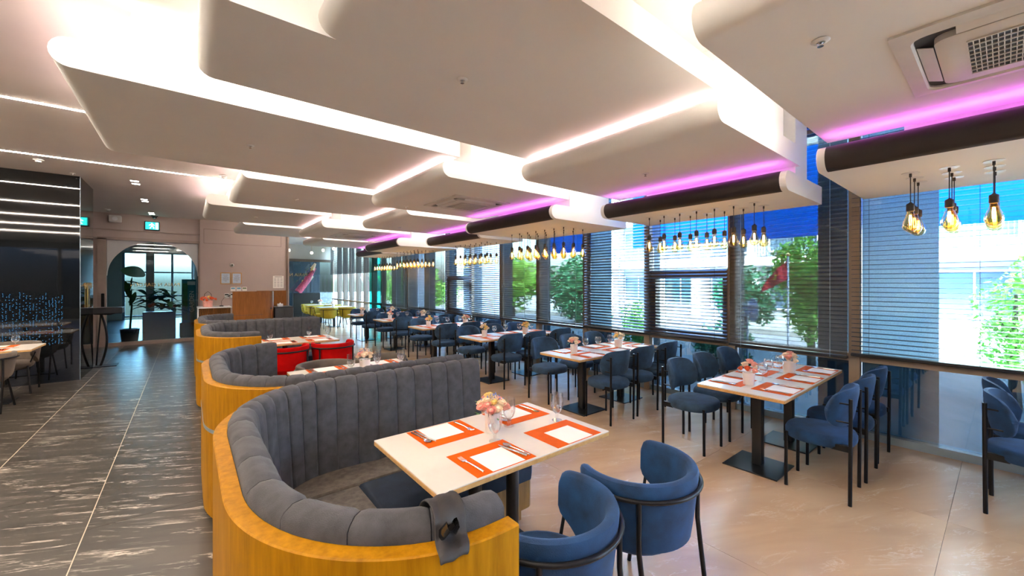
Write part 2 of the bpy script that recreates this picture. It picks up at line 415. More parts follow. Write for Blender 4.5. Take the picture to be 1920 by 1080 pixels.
# ---------------------------------------------------------------- ceiling and its hanging panels
ce = struct(MB().box(-7, 5.75, -6.5, 24, CEIL, CEIL + 0.15).build('ceiling', 'ceiling_paint'))
for yy in (-1.6, 1.03, 3.50, 6.00, 8.44):
    MB().box(-7, 0.75, yy - 0.016, yy + 0.016, CEIL - 0.004, CEIL + 0.01).build('light_slot', 'led_slot', ce)
ROWS = [(-1.50, 0.87), (1.20, 3.20), (3.58, 5.60), (5.96, 8.00), (8.37, 10.42), (10.78, 12.90)]
T = 0.18
def slab(xl, xr, yf, yr, z):
    r = T / 2; prof = [(xr, z), (xr, z + T)]
    for k in range(11):
        a = PI / 2 + PI * k / 10; prof.append((xl + r + r * math.cos(a), z + r + r * math.sin(a)))
    n = len(prof); m = MB()
    m.add([(x, yf, q) for x, q in prof] + [(x, yr, q) for x, q in prof],
          [tuple(range(n)), tuple(reversed(range(n, 2 * n)))] + [(i, i + n, (i + 1) % n + n, (i + 1) % n) for i in range(n)])
    return m
def hang(xl, xr, yf, yr, z, col, core=True, ymore=None):
    m = slab(xl, xr, yf, yr, z)
    p = m.build('ceiling_panel', 'panel_white', ce, smooth=35, fix=True)
    if core:
        MB().box(xl + 0.36, min(xr - 0.35, 4.72), yf + 0.03, yr - 0.42, z + T, CEIL).build('panel_core', 'panel_white', p)
    if col == 3:
        r = T / 2 + 0.002; arc = [(xl + T / 2 + r * math.cos(PI / 2 + PI * q / 12), z + T / 2 + r * math.sin(PI / 2 + PI * q / 12)) for q in range(13)]
        MB().grid([[(x, yf + 0.05, q) for x, q in arc], [(x, yr - 0.05, q) for x, q in arc]]).build('edge_cover', 'edge_brown', p, smooth=60, fix=True)
    pm = {1: 'led_rose', 2: 'led_pink', 3: 'led_purple'}[col]
    # strip along the rounded edge, lighting the underside of the panel above
    MB().box(xl + 0.10, xl + 0.118, yf + 0.10, yr - 0.06, z + T, z + T + 0.006).build('light_strip', pm, p)
    if col == 3: return p
    # warm strips along the rear end
    MB().box(xl + 0.25, xr - 0.1, yr - 0.03, yr - 0.012, z + T, z + T + 0.006).build('light_strip', 'led_soft' if col == 1 else 'led_cove', p)
    MB().box(xl + 0.25, xr - 0.1, yr, yr + 0.004, z + T * 0.62, z + T * 0.72).build('light_strip', 'led_face_fill', p)  # unseen strip added to brighten the front face of the next panel
    return p
C1 = [(0.55, 2.93), (0.04, 2.93), (-0.65, 2.20), (0.51, 2.93), (0.23, 2.20), (0.94, 2.93)]
C2 = [(1.72, 3.85), (2.72, 4.41), (2.00, 3.85), (2.68, 4.41), (2.02, 3.85), (2.60, 4.41)]
C3 = [(3.55, 5.10), (4.02, 5.10), (3.54, 5.10), (4.05, 5.10), (3.55, 5.10), (4.10, 5.10)]
PANEL = {}
for k, (yf, yr) in enumerate(ROWS):
    if k == 1:
        hang(0.04, 2.93, 2.27, yr, 2.93, 1); hang(0.53, 2.93, yf + 0.04, 2.2699, 2.93, 1, core=False)
    elif k > 0: hang(*C1[k], yf, yr, 2.93, 1)
    hang(*C2[k], yf, yr, 2.70, 2); hang(*C3[k], yf, yr, 2.43, 3)

# ---------------------------------------------------------------- walls
struct(MB().box(-7.1, -7, -6.5, 24, 0, CEIL).build('wall_left', 'plaster'))
wr = struct(MB().box(-7, -6.2, -6.6, -6.5, 0, CEIL).box(4.9, 5.6, -6.6, -6.5, 0, CEIL).box(-6.2, 4.9, -6.6, -6.5, 0, 0.5).box(-6.2, 4.9, -6.6, -6.5, 3.1, CEIL).build('wall_rear', 'black_satin'))
for k in range(6):
    MB().box(-6.2 + 1.85 * (k + 1) - 0.05, -6.2 + 1.85 * (k + 1) + 0.05, -6.58, -6.5, 0.5, 3.1).build('mullion', 'black_satin', wr)
    MB().box(-6.2 + 1.85 * k + 0.05, -6.2 + 1.85 * (k + 1) - 0.05, -6.56, -6.55, 0.5, 3.1).build('pane', 'blue_glass', wr)
# wall with the glass door
wd = struct(MB().box(-7, -1.62, 14.3, 14.42, 0, CEIL).box(-1.62, 0.26, 14.3, 14.42, 2.75, CEIL).build('wall_far', 'pink_plaster'))
MB().box(-1.85, 0.26, 14.27, 14.3, 2.96, 2.985).build('groove_trim', 'taupe_frame', wd)
wp = struct(MB().box(0.26, 2.39, 14.2, 14.35, 0, CEIL).build('wall_pink', 'pink_plaster'))
for a in ((0.34, 2.25, 3.13, 3.137), (0.34, 2.25, 2.73, 2.737), (0.34, 0.347, 2.73, 3.13), (2.243, 2.25, 2.73, 3.13)):
    MB().box(a[0], a[1], 14.196, 14.201, a[2], a[3]).build('groove_trim', 'mullion_dark', wp)
MB().box(2.385, 2.43, 14.15, 14.36, 0, CEIL).build('corner_trim', 'mullion_dark', wp)
struct(MB().box(2.39, 2.5, 14.36, 20.7, 0, CEIL).build('wall_corridor', 'pink_plaster'))
struct(MB().box(0.2, 0.26, 14.42, 24, 0, CEIL).build('wall_passage', 'pink_plaster'))
# end of the passage behind the door: bright glazing
wq = struct(MB().box(-7, -2.2, 23.9, 24, 0, CEIL).box(-2.2, 0.2, 23.9, 24, 2.9, CEIL).build('wall_passage_end', 'plaster'))
for x in (-2.2, -1.45, -0.6, 0.12): MB().box(x, x + 0.08, 23.9, 23.98, 0, 2.9).build('mullion', 'alu', wq)
for z in (0.12, 1.0, 2.05): MB().box(-2.2, 0.2, 23.91, 23.97, z, z + 0.06).build('mullion', 'alu', wq)
MB().box(-2.2, 0.2, 23.93, 23.94, 0, 2.9).build('pane', 'window_glass', wq)
MB().box(-7, 0.2, 14.42, 23.9, 0.0, 0.004).build('dark_floor_sheet', 'black_satin', fl)  # black sheet laid over the passage tiles to darken the floor
# end wall of the far room: dark glass under a lit band
we = struct(MB().box(2.5, 5.55, 20.7, 20.8, 2.72, CEIL).build('wall_end', 'plaster'))
MB().box(2.5, 5.5, 20.62, 20.7, 2.60, 2.72).build('beam', 'mullion_dark', we)
for k in range(3):
    MB().box(2.5 + k, 3.485 + k, 20.70, 20.715, 0, 2.60).build('pane', 'tint_glass', we)
    MB().box(3.485 + k, 3.5 + k, 20.68, 20.72, 0, 2.60).build('mullion', 'black_metal', we)
text_mesh('lettering', 'PARIA N GARDEN', 0.2, 'gold', we, (3.55, 20.69, 1.98), (PI / 2, 0, 0), mirror=True)
MB().box(2.5, 5.5, 23.2, 23.3, 0, 3.2).build('backing', 'facade_grey', we)
# black glass partition on the left
wk = struct(MB().box(-7, -1.40, 9.72, 10.90, 0, CEIL).build('wall_black', 'black_gloss'))
MB().box(-1.402, -1.396, 9.716, 9.722, 0, CEIL).build('corner_trim', 'alu', wk)
text_mesh('lettering', 'GARDEN', 0.16, 'gold', wk, (-1.396, 10.38, 1.56), (PI / 2, 0, PI / 2))  # reflection of the door lettering, put on the glass as gold letters

# ---------------------------------------------------------------- glass door with the arch
dr = struct(empty('door_1', (-0.69, 14.3, 0)))
f = MB()
for a in ((-1.07, -0.91, 0, 2.75), (0.91, 0.95, 0, 2.75), (-1.07, 0.95, 2.71, 2.78), (-0.91, 0.91, 0, 0.09)):
    f.box(a[0], a[1], -0.05, 0.1, a[2], a[3])
f.build('door_frame', 'taupe_frame', dr)
R = 0.905; N = 28; ZS = 1.80
arch = [(R * math.cos(PI * k / N), ZS + R * math.sin(PI * k / N)) for k in range(N + 1)]
m = MB()
for k in range(N):
    (xa, za), (xb, zb) = arch[k], arch[k + 1]
    for yy in (0.02,):
        m.add([(xa, yy, za), (xb, yy, zb), (xb, yy, 2.705), (xa, yy, 2.705), (xa, yy + .006, za), (xb, yy + .006, zb), (xb, yy + .006, 2.705), (xa, yy + .006, 2.705)],
              [(0, 1, 2, 3), (7, 6, 5, 4), (0, 4, 5, 1)])
m.build('frosted_film', 'frost_glass', dr)
MB().box(-0.91, 0.91, 0.03, 0.042, 0.09, 2.71).build('pane', 'door_glass', dr)
MB().tube([(x, 0.012, z) for x, z in arch], 0.008, 6).build('arch_trim', 'white_plastic', dr, smooth=40)
text_mesh('lettering', 'PARIA N GARDEN', 0.125, 'gold', dr, (0.02, 0.016, 1.56), (PI / 2, 0, 0), mirror=True)
MB().rbox(-0.03, 0.03, -0.02, 0.02, 0, 0.35, 0.012).xf(Matrix.Translation((-0.97, -0.06, 1.0))).build('door_handle', 'black_metal', dr)

# ---------------------------------------------------------------- window wall
BAYS = [1.0 + 1.22 * k for k in range(-4, 11)]
SASH = {2.22: True, 8.32: True}
for n, y0 in enumerate(BAYS):
    y1 = y0 + 1.22
    w = struct(empty('window_%d' % (n + 1), (WX, y0, 0)))
    MB().box(-0.10, -0.02, -0.045, 0.045, 0, CEIL).build('mullion', 'mullion', w)
    MB().box(-0.02, 0.22, -0.035, 0.035, -0.15, CEIL).build('outer_fin', 'slate_metal', w)
    MB().box(-0.08, 0.06, 0.045, 1.175, 0.795, 0.875).build('transom', 'mullion', w)
    MB().box(-0.06, 0.06, 0.045, 1.175, 0, 0.075).build('bottom_rail', 'alu', w)
    MB().box(-0.06, 0.06, 0.045, 1.175, 3.30, CEIL).build('top_rail', 'mullion', w)
    MB().box(0.012, 0.02, 0.045, 1.175, 0.875, 3.30).build('pane', 'window_glass', w)
    MB().box(0.012, 0.02, 0.045, 1.175, 0.075, 0.795).build('pane', 'lower_glass', w)
    if abs(y0 + 0.22) < .05:
        MB().box(0.022, 0.026, 0.62, 1.175, 0.875, 3.30).build('frosted_film', 'window_film', w)
        MB().box(0.022, 0.026, 0.62, 1.175, 0.075, 0.795).build('frosted_film', 'window_film', w)
    if abs(y0 - 3.44) < .05:
        MB().box(0.022, 0.026, 0.74, 1.175, 0.875, 3.30).build('frosted_film', 'window_film', w)
        MB().box(0.022, 0.026, 0.74, 1.175, 0.075, 0.795).build('frosted_film', 'window_film', w)
    if any(abs(y0 - q) < 0.05 for q in SASH):
        s = MB()
        for a in ((0.045, 1.175, 1.68, 1.80), (0.045, 0.125, 0.875, 1.68), (1.095, 1.175, 0.875, 1.68), (0.125, 1.095, 0.875, 0.955)):
            s.box(-0.06, 0.05, a[0], a[1], a[2], a[3])
        s = s.build('sash', 'mullion_dark', w)
        MB().box(-0.075, -0.06, 0.55, 0.61, 0.90, 0.945).tube([(-0.08, 0.58, 0.93), (-0.11, 0.58, 0.95), (-0.11, 0.68, 0.95)], 0.008).build('handle', 'mullion_dark', s)
nb = len(BAYS)
for k in range(7):       # narrow bays of the far room
    y0 = 14.35 + 0.91 * k
    w = struct(empty('window_%d' % (nb + 1 + k), (WX, y0, 0)))
    MB().box(-0.06, 0.14, -0.03, 0.03, 0, CEIL).build('mullion', 'mullion_dark', w)
    MB().box(-0.06, 0.06, 0.03, 0.88, 0.795, 0.86).build('transom', 'mullion', w)
    MB().box(0.01, 0.018, 0.03, 0.88, 0, CEIL).build('pane', 'window_glass', w)
# teal glass fin closing the main room
struct(MB().box(4.98, 5.42, 14.15, 14.165, 0, 2.75).build('wall_glass_fin', 'teal_pane'))
struct(MB().box(-7.1, 5.75, -6.6, 24, CEIL + 0.15, 14.0).build('wall_upper_sunblock', 'facade_grey'))  # unseen mass above the ceiling, added to keep the street in shade

# ---------------------------------------------------------------- venetian blinds
def slat_mesh(L, tilt, mat):
    # shallow curved slat 50 mm wide, inner edge dropped by tilt
    w = 0.05; rows = []
    for s in (-0.5, -0.17, 0.17, 0.5):
        x = s * w; z = 0.0035 * (1 - 4 * s * s)
        rows.append((x * math.cos(tilt) - z * math.sin(tilt), x * math.sin(tilt) + z * math.cos(tilt)))
    me = MB()
    for y in (0, L): me.v += [(x, y, z) for x, z in rows]
    me.f = [(i, i + 1, i + 5, i + 4) for i in range(3)]
    return me
PITCH = 0.046
def blind(y0, y1, z0, tilt, mat, label, bx=5.34):
    b = empty('venetian_blind', (bx, y0, 0)); tag(b, label, 'window blind', 'dark venetian blinds along the window wall')
    L = y1 - y0; n = int((3.30 - z0 - 0.05) / PITCH); s0 = None
    for k in range(n):
        z = z0 + 0.06 + PITCH * k
        if s0 is None: s0 = slat_mesh(L - 0.02, tilt, mat).build('slat', mat, b, smooth=30); o = s0
        else: o = s0.copy(); COL.objects.link(o)
        o.location = (0, 0.01, z)
    MB().rbox(-0.028, 0.028, 0.005, L - 0.005, z0, z0 + 0.03, 0.006, 1).build('bottom_rail', 'black_satin', b)
    MB().box(-0.03, 0.03, 0.005, L - 0.005, 3.32, CEIL - 0.001).build('head_rail', 'black_satin', b)
    nc = 2 if L < 1.5 else 4
    for k in range(nc):
        yy = 0.15 + (L - 0.3) * k / (nc - 1)
        MB().box(-0.0295, -0.027, yy - 0.0016, yy + 0.0016, z0, 3.33).build('ladder_cord', 'alu' if tilt > 1 else 'black_plastic', b)  # steep slats: pale cords paint the light leaking through the cord holes
    return b
R_ = math.radians
blind(-1.46, 1.015, 0.865, R_(6), 'slat_open', 'open dark slatted blind at the right edge, in front of the grey column')
blind(1.03, 2.215, 0.83, R_(76), 'slat_closed', 'closed dark slatted blind with the red flag showing through')
blind(2.23, 4.60, 0.845, R_(27), 'slat_open', 'half-open slatted blind over the brown hinged sash behind the second pendant row')
blind(4.62, 7.00, 0.83, R_(76), 'slat_closed', 'closed dark slatted blind with green trees and street lamps showing through')
blind(7.02, 9.42, 0.80, R_(24), 'slat_open', 'bright half-open slatted blind right of the far dark blinds')
blind(9.44, 11.80, 0.79, R_(76), 'slat_closed', 'closed dark slatted blind behind the far glowing pendant rows')
blind(11.82, 13.95, 0.78, R_(72), 'slat_closed', 'closed dark slatted blind next to the teal glass')
blind(14.4, 17.3, 2.0, R_(68), 'slat_open', 'half-raised slatted blind beyond the teal glass, nearer one')
blind(17.35, 20.5, 2.0, R_(68), 'slat_open', 'half-raised slatted blind at the far end of the window wall')

# ================================================================= OUTSIDE
struct(MB().box(5.75, 90, -60, 90, -0.5, -0.4).build('ground', 'asphalt'))
struct(MB().box(5.62, 8.6, -30, 40, -0.4, -0.16).build('pavement', 'paving'))
struct(MB().box(17.5, 22, -30, 60, -0.4, -0.2).build('pavement_opposite', 'paving'))
for k, y0 in enumerate((0.99, 8.60, 12.70)):
    y1 = y0 + 0.45 if k == 0 else y0 + 0.9
    c = struct(empty('trim_%d' % (k + 1), (5.95, y0, 0)))
    for q in range(3):
        MB().rbox(0, 0.62, 0, y1 - y0, -0.2 + 1.25 * q, 1.044 + 1.25 * q, 0.004, 1).build('stone_panel', 'granite', c)
o = MB().box(6.70, 6.72, -3.2, 4.55, 2.27, 3.52).build('signboard', 'blue_film')
for y in (-2.5, 2.0, 4.2): MB().box(5.76, 6.70, y, y + .05, 3.60, 3.65).box(6.70, 6.72, y, y + .05, 3.52, 3.65).build('bracket', 'alu', o)
tag(o, 'long translucent blue sign panel outside above the flag window', 'sign')
o = MB().box(6.70, 6.72, 5.45, 7.05, 2.30, 3.52).build('signboard', 'blue_film')
for y in (5.6, 6.8): MB().box(5.76, 6.70, y, y + .05, 3.60, 3.65).box(6.70, 6.72, y, y + .05, 3.52, 3.65).build('bracket', 'alu', o)
tag(o, 'short translucent blue sign panel outside above the street trees', 'sign')

# opposite building
bl = empty('building', (22, 0, 0)); tag(bl, 'white apartment building with balconies across the street', 'building')
MB().box(1.2, 9, -16, 19, -0.4, 15).build('wall', 'facade_grey', bl)
bays = [-15.2 + 2.9 * k for k in range(12)]
col0 = None
for y in bays:
    o = MB().box(0, 1.2, -0.25, 0.25, -0.3, 15).build('column', 'facade', bl) if col0 is None else col0.copy()
    if col0 is None: col0 = o
    else: COL.objects.link(o)
    o.location = (0, y, 0)
for z in (2.45, 5.35, 8.25, 11.15):
    MB().box(-0.5, 1.25, -16, 19, z, z + 0.38).build('floor_slab', 'facade', bl)
win0 = rail0 = None
for z in (-0.1, 2.83, 5.73):
    for y in bays[:-1]:
        if win0 is None:
            win0 = MB().box(1.12, 1.2, 0.35, 2.55, 0.35, 2.2).build('window', 'facade_glass', bl)
            g = MB()
            for a in ((0.35, 0.42, 0.35, 2.2), (2.48, 2.55, 0.35, 2.2), (1.42, 1.48, 0.35, 2.2), (0.35, 2.55, 0.35, 0.42), (0.35, 2.55, 2.13, 2.2)): g.box(1.08, 1.13, *a)
            g.build('window_frame', 'facade', win0); w_ = win0
        else: w_ = copy_tree(win0, bl)
        w_.location = (0, y, z)
        if z > 0:
            if rail0 is None:
                g = MB().box(-0.44, -0.40, 0.25, 2.65, 0.95, 1.0).box(-0.44, -0.40, 0.25, 2.65, 0.05, 0.09)
                for q in range(20): g.box(-0.43, -0.41, 0.26 + q * 0.125, 0.285 + q * 0.125, 0.09, 0.95)
                rail0 = g.build('balcony_railing', 'facade_glass', bl); o = rail0
            else: o = rail0.copy(); COL.objects.link(o)
            o.location = (0, y, z)

def leafcloud(center, rx, rz, n, leaf, seed):
    g = MB(); rr = random.Random(seed)
    blobs = [(Vector((rr.uniform(-.55, .55) * rx, rr.uniform(-.55, .55) * rx, rr.uniform(-.6, .6) * rz)), rr.uniform(.35, .6)) for _ in range(14)]
    for _ in range(n):
        b, s = rr.choice(blobs)
        d = Vector((rr.gauss(0, 1), rr.gauss(0, 1), rr.gauss(0, 1))).normalized() * (s * rr.uniform(.55, 1.0))
        p = Vector(center) + b + Vector((d.x * rx, d.y * rx, d.z * rz))
        a = Vector((rr.gauss(0, 1), rr.gauss(0, 1), rr.gauss(0, .6))).normalized(); c = a.cross(Vector((rr.gauss(0, 1), rr.gauss(0, 1), rr.gauss(0, 1)))).normalized()
        L = leaf * rr.uniform(.6, 1.2)
        g.add([p - a * L, p + c * L * .45, p + a * L, p - c * L * .45 + Vector((0, 0, -L * .1))], [(0, 1, 2, 3)])
    return g
def tree(x, y, z0, zc, rx, rz, n, leaf, mat, label, seed, cat='tree'):
    t = empty('street_tree' if cat == 'tree' else 'bush', (x, y, z0)); tag(t, label, cat)
    leafcloud((0, 0, zc - z0), rx, rz, n, leaf, seed).build('foliage', mat, t)
    g = MB().tube([(0, 0, 0), (0.03, 0.02, (zc - z0) * .5), (0, 0, zc - z0 + rz * .3)], [0.06 + rx * .03, 0.05 + rx * .02, 0.02], 7)
    for k in range(4):
        a = k * 1.6; g.tube([(0.01, 0.01, (zc - z0) * .6), (math.cos(a) * rx * .4, math.sin(a) * rx * .4, (zc - z0) + rz * .1)], [0.03, 0.012], 5)
    g.build('trunk', 'bark', t, smooth=40); return t
tree(9.7, 2.45, -0.17, 1.5, 0.75, 1.15, 5200, 0.06, 'tree_leaf', 'bright leafy tree right of the red flag outside', 1)
tree(12.5, 4.75, -0.4, 1.15, 0.95, 1.2, 4200, 0.08, 'tree_leaf_deep', 'deep green tree left of the red flag outside', 2)
tree(8.3, 3.6, -0.17, 0.3, 0.6, 0.6, 3000, 0.05, 'tree_leaf_deep', 'low dark hedge bush below the red flag', 3, 'bush')
tree(14.2, 17.4, -0.4, 1.4, 1.8, 1.6, 5200, 0.13, 'tree_leaf', 'yellow-green street tree on the left behind the third pendant row', 4)
tree(14.7, 13.0, -0.4, 1.3, 1.7, 1.6, 5000, 0.13, 'tree_leaf_deep', 'teal-green street tree on the right behind the third pendant row', 5)
tree(8.2, 5.35, -0.17, 0.5, 0.5, 0.8, 2200, 0.05, 'tree_leaf', 'bush seen between slats left of the brown sash', 6, 'bush')
tree(10.2, -0.1, -0.4, 1.1, 0.55, 1.1, 2600, 0.05, 'tree_leaf', 'slim tree behind the rightmost open blind', 7)
tree(13, 26, -0.4, 1.4, 3.0, 1.8, 4200, 0.16, 'tree_leaf', 'broad tree far down the street behind the dark blinds', 8)
# red flag with a star on a pole
fp = empty('flag_pole', (8.6, 2.53, -0.165)); tag(fp, 'white flag pole outside carrying the red flag', 'flag pole')
MB().tube([(0, 0, 0), (0, 0, 2.27)], 0.016, 8).build('pole', 'white_plastic', fp, smooth=40)
MB().lathe([(0.001, 0), (0.03, 0.015), (0.035, 0.035), (0.02, 0.06), (0.001, 0.07)], 10, (0, 0, 2.27)).build('finial', 'gold', fp, smooth=60)
fg = empty('flag', (8.6, 2.53, 0)); tag(fg, 'red flag with a yellow star hanging outside behind the closed blind', 'flag')
A, B, C_, D_ = Vector((0, 0.02, 2.04)), Vector((0, 0.02, 1.67)), Vector((-.05, 0.44, 1.42)), Vector((-.05, 0.30, 1.72))
def flagp(u, v):
    p = (A * (1 - u) + D_ * u) * (1 - v) + (B * (1 - u) + C_ * u) * v
    return p + Vector((0.05 * math.sin(u * 9 + v * 3), 0, 0))
MB().grid([[flagp(i / 14, k / 8) for k in range(9)] for i in range(15)]).build('cloth', 'flag_red', fg, smooth=60)
st = []
for k in range(10):
    a = PI / 2 + k * PI / 5; r = 0.24 if k % 2 == 0 else 0.10
    st.append((0.5 + r * math.cos(a) * .8, 0.5 - r * math.sin(a)))
g = MB(); g.v = [tuple(flagp(.5, .5) + Vector((-.012, 0, 0)))] + [tuple(flagp(u, v) + Vector((-.012, 0, 0))) for u, v in st]
g.f = [(0, 1 + k, 1 + (k + 1) % 10) for k in range(10)]; g.build('star', 'flag_yellow', fg)
# twin oval signs seen from behind
sg = empty('road_sign', (7.6, 2.86, 0)); tag(sg, 'pair of pale oval sign plates on rails outside the flag window', 'sign')
for k in (0, 1):
    g = MB().lathe([(0.085, 0), (0.085, 0.008)], 24, (0, 0, 0)).xf(Matrix.Translation((0, 0.0 + 0.20 * (k - .5), 1.15)) @ Matrix.Rotation(PI / 2, 4, 'Y') @ Matrix.Diagonal((2.4, 1, 1, 1)))
    g.build('oval_plate', 'sticker_white', sg)
for z in (1.07, 1.22): MB().box(-0.03, -0.005, -0.2, 0.2, z - .012, z + .012).build('rail', 'white_plastic', sg)
MB().tube([(0.03, 0, -0.16), (0.03, 0, 1.3)], 0.02, 8).build('post', 'alu', sg)
# street lamps
for (x, y, h, lb) in ((17, 16.5, 3.0, 'tall street lamp with a long arm seen left through the tree blind'), (16, 11.6, 3.2, 'tall street lamp with a long arm seen right through the tree blind')):
    t = empty('street_lamp', (x, y, -0.4)); tag(t, lb, 'street lamp')
    MB().tube([(0, 0, 0), (0, 0, h)], 0.04, 8).build('pole', 'alu', t, smooth=40)
    MB().tube([(0, 0, h), (-.1, .5, h + .1), (-.2, 1.3, h + .16)], 0.025, 6).build('arm', 'alu', t, smooth=40)
    MB().rbox(-.3, -.1, 1.25, 1.7, h + .13, h + .2, .02).build('lamp_head', 'alu', t)
# ================================================================= FURNITURE
# ---------------------------------------------------------------- booths
BTOP = 0.93
def booth(y0, mirrored, label, groove=False):
    W = 2.03; X0 = 0.085; RX, RY = 0.60, 0.70; XS, XL = 0.735, 1.89
    fy = (lambda y: W - y) if mirrored else (lambda y: y)
    b = empty('dining_booth', (0, y0, 0)); tag(b, label, 'booth', 'curved oak booths along the aisle')
    pts = [(XS, 0.0)]; NA = 26
    for k in range(NA + 1):
        a = -PI / 2 - (PI / 2) * k / NA; pts.append((X0 + RX + RX * math.cos(a), RY + RY * math.sin(a)))
    for k in range(1, 5): pts.append((X0, RY + (W - 2 * RY) * k / 5))
    for k in range(NA + 1):
        a = PI - (PI / 2) * k / NA; pts.append((X0 + RX + RX * math.cos(a), W - RY + RY * math.sin(a)))
    for k in range(1, 13): pts.append((X0 + RX + (XL - X0 - RX) * k / 12, W))
    P2 = [Vector(p) for p in pts]; S = [0.0]
    for i in range(1, len(P2)): S.append(S[-1] + (P2[i] - P2[i - 1]).length)
    def at(s, off):
        s = max(0.0, min(S[-1], s)); i = 1
        while i < len(S) - 1 and S[i] < s: i += 1
        t = (s - S[i - 1]) / (S[i] - S[i - 1]); p = P2[i - 1].lerp(P2[i], t)
        a = P2[max(0, i - 2)]; c = P2[min(len(P2) - 1, i + 1)]
        d0 = (P2[i] - P2[i - 1]).normalized(); d1 = (c - a).normalized(); d = (d0 + d1).normalized()
        n = Vector((d.y, -d.x))          # inward
        q = p + n * off
        return (q.x, fy(q.y))
    def flip(m):
        if mirrored: m.f = [tuple(reversed(q)) for q in m.f]
        return m
    LS = S[-1]
    def ring_strip(prof, s0, s1, n, caps=True):
        m = MB(); rows = []
        for i in range(n + 1):
            s = s0 + (s1 - s0) * i / n; rows.append([(*at(s, o), z) for o, z in prof])
        m.grid(rows, close_v=True); k = len(prof)
        if caps: m.cap(reversed(range(k))); m.cap(range(n * k, n * k + k))
        return m
    ring_strip([(0, 0.03), (0, BTOP - 0.004), (0.004, BTOP), (0.052, BTOP), (0.052, 0.03)], 0, LS, 90).build('shell', 'oak_shell', b, smooth=40, fix=True)
    ring_strip([(0.03, 0), (0.03, 0.04), (0.05, 0.04), (0.05, 0)], 0.02, LS - 0.02, 70).build('plinth', 'black_plastic', b, fix=True)
    if groove:
        ring_strip([(-0.0015, 0.60), (-0.0015, 0.625), (0.004, 0.625), (0.004, 0.60)], 0, LS, 90).build('inlay_band', 'alu', b, fix=True)
    # upholstered channels
    prof = [(0.054, 0.90), (0.054, 0.957), (0.064, 0.978), (0.09, 0.992), (0.122, 0.99), (0.15, 0.972), (0.168, 0.935), (0.176, 0.86), (0.186, 0.70), (0.20, 0.54), (0.208, 0.40), (0.15, 0.40), (0.10, 0.5), (0.08, 0.85)]
    seams = [0.01]
    while seams[-1] < LS - 0.05:
        seams.append(seams[-1] + (0.245 if seams[-1] < 1.75 else 0.137))
    if LS - 0.01 - seams[-2] < 0.16: seams.pop()
    seams[-1] = LS - 0.01
    for c in range(len(seams) - 1):
        s0 = seams[c]; wch = seams[c + 1] - s0; rows = []; NS = 8 if wch > .2 else 6
        for i in range(NS + 1):
            t = i / NS; e = abs(2 * t - 1) ** (14 if wch > .2 else 9); row = []
            for j, (o, z) in enumerate(prof):
                dip = (0.008 if z > .96 else 0.013) * e
                if 2 <= j <= 10:
                    dz = dip if z > 0.96 else (dip * 0.5 if z > 0.93 else 0); do = dip if z < 0.98 and o > 0.13 else 0
                    o, z = o - do, z - dz
                row.append((*at(s0 + (0.0015 + (wch - 0.003) * t), o), z))
            rows.append(row)
        m = MB().grid(rows, close_v=True); k = len(prof)
        m.cap(reversed(range(k))); m.cap(range(NS * k, NS * k + k))
        m.build('back_cushion', 'grey_velvet', b, smooth=50, fix=True)
    # seats: corner cushion and the bench along the long arm
    def soft(poly, z0, z1, name, mat):
        c = Vector((sum(p[0] for p in poly) / len(poly), sum(p[1] for p in poly) / len(poly))); m = MB(); rows = []
        for z, ins in ((z0, 0.004), (z0 + 0.01, 0), (z1 - 0.025, 0), (z1 - 0.008, 0.008), (z1, 0.03)):
            rows.append([(*(Vector(p) + (c - Vector(p)).normalized() * ins), z) for p in poly])
        m.grid(rows, close_v=True); n = len(poly)
        m.cap(reversed(range(n))); m.cap(range(4 * n, 5 * n)); return m.build(name, mat, b, smooth=45, fix=True)
    inner = [at(LS * i / 120, 0.205) for i in range(121)]
    left = [p for i, p in enumerate(inner) if p[0] < 0.79]
    yb = fy(W - 0.205); yfr = fy(1.13)
    YS = 1.56  # seats are split along the edge of a shadow across them
    left = [(0.70, left[0][1])] + [q for q in left[1:] if (q[1] < YS if not mirrored else q[1] > W - YS)]
    left = left + [(left[-1][0], fy(YS - .002)), (0.79, fy(YS - .002)), (0.79, fy(0.30))]
    soft(left, 0.30, 0.42, 'seat_cushion', 'grey_weave')
    back = [q for q in inner if q[0] < XL - .05 and (q[1] > YS + .01 if not mirrored else q[1] < W - YS - .01)]
    soft([(back[0][0], fy(YS + .002))] + back + [(XL - .03, yb), (XL - .03, fy(YS + .002))], 0.30, 0.42, 'seat_cushion', 'grey_weave')
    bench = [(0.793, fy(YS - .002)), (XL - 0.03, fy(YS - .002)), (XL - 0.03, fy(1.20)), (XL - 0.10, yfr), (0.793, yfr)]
    soft(bench, 0.30, 0.42, 'shaded_seat_front', 'shaded_navy')  # bench front in the table's shade, put in as a navy piece
    def pr(poly, z0, z1, name, mat): MB().prism(poly, z0, z1).build(name, mat, b, fix=True)
    i2 = fy(1.17)
    end = [(XL - 0.10 + 0.07 * math.sin(PI / 2 * k / 5), fy(1.25 - 0.08 * math.cos(PI / 2 * k / 5))) for k in range(6)]
    pr([(0.60, i2)] + end + [(XL - 0.03, yb), (0.60, yb)], 0.09, 0.30, 'seat_base', 'oak_base')
    pr([(0.60, fy(1.21)), (XL - 0.12, fy(1.21)), (XL - 0.08, fy(1.3)), (XL - 0.08, yb), (0.60, yb)], 0, 0.09, 'toe_kick', 'oak_base')
    return b
booth(0.876, False, 'nearest oak booth with grey channelled back and a black pouch on its arm')
booth(2.93, True, 'second oak booth, back to back with the nearest one', True)
booth(6.03, False, 'third oak booth with a long grey back, in front of the wooden host desk', True)
booth(8.08, True, 'farthest oak booth, half hidden by the wooden host desk')

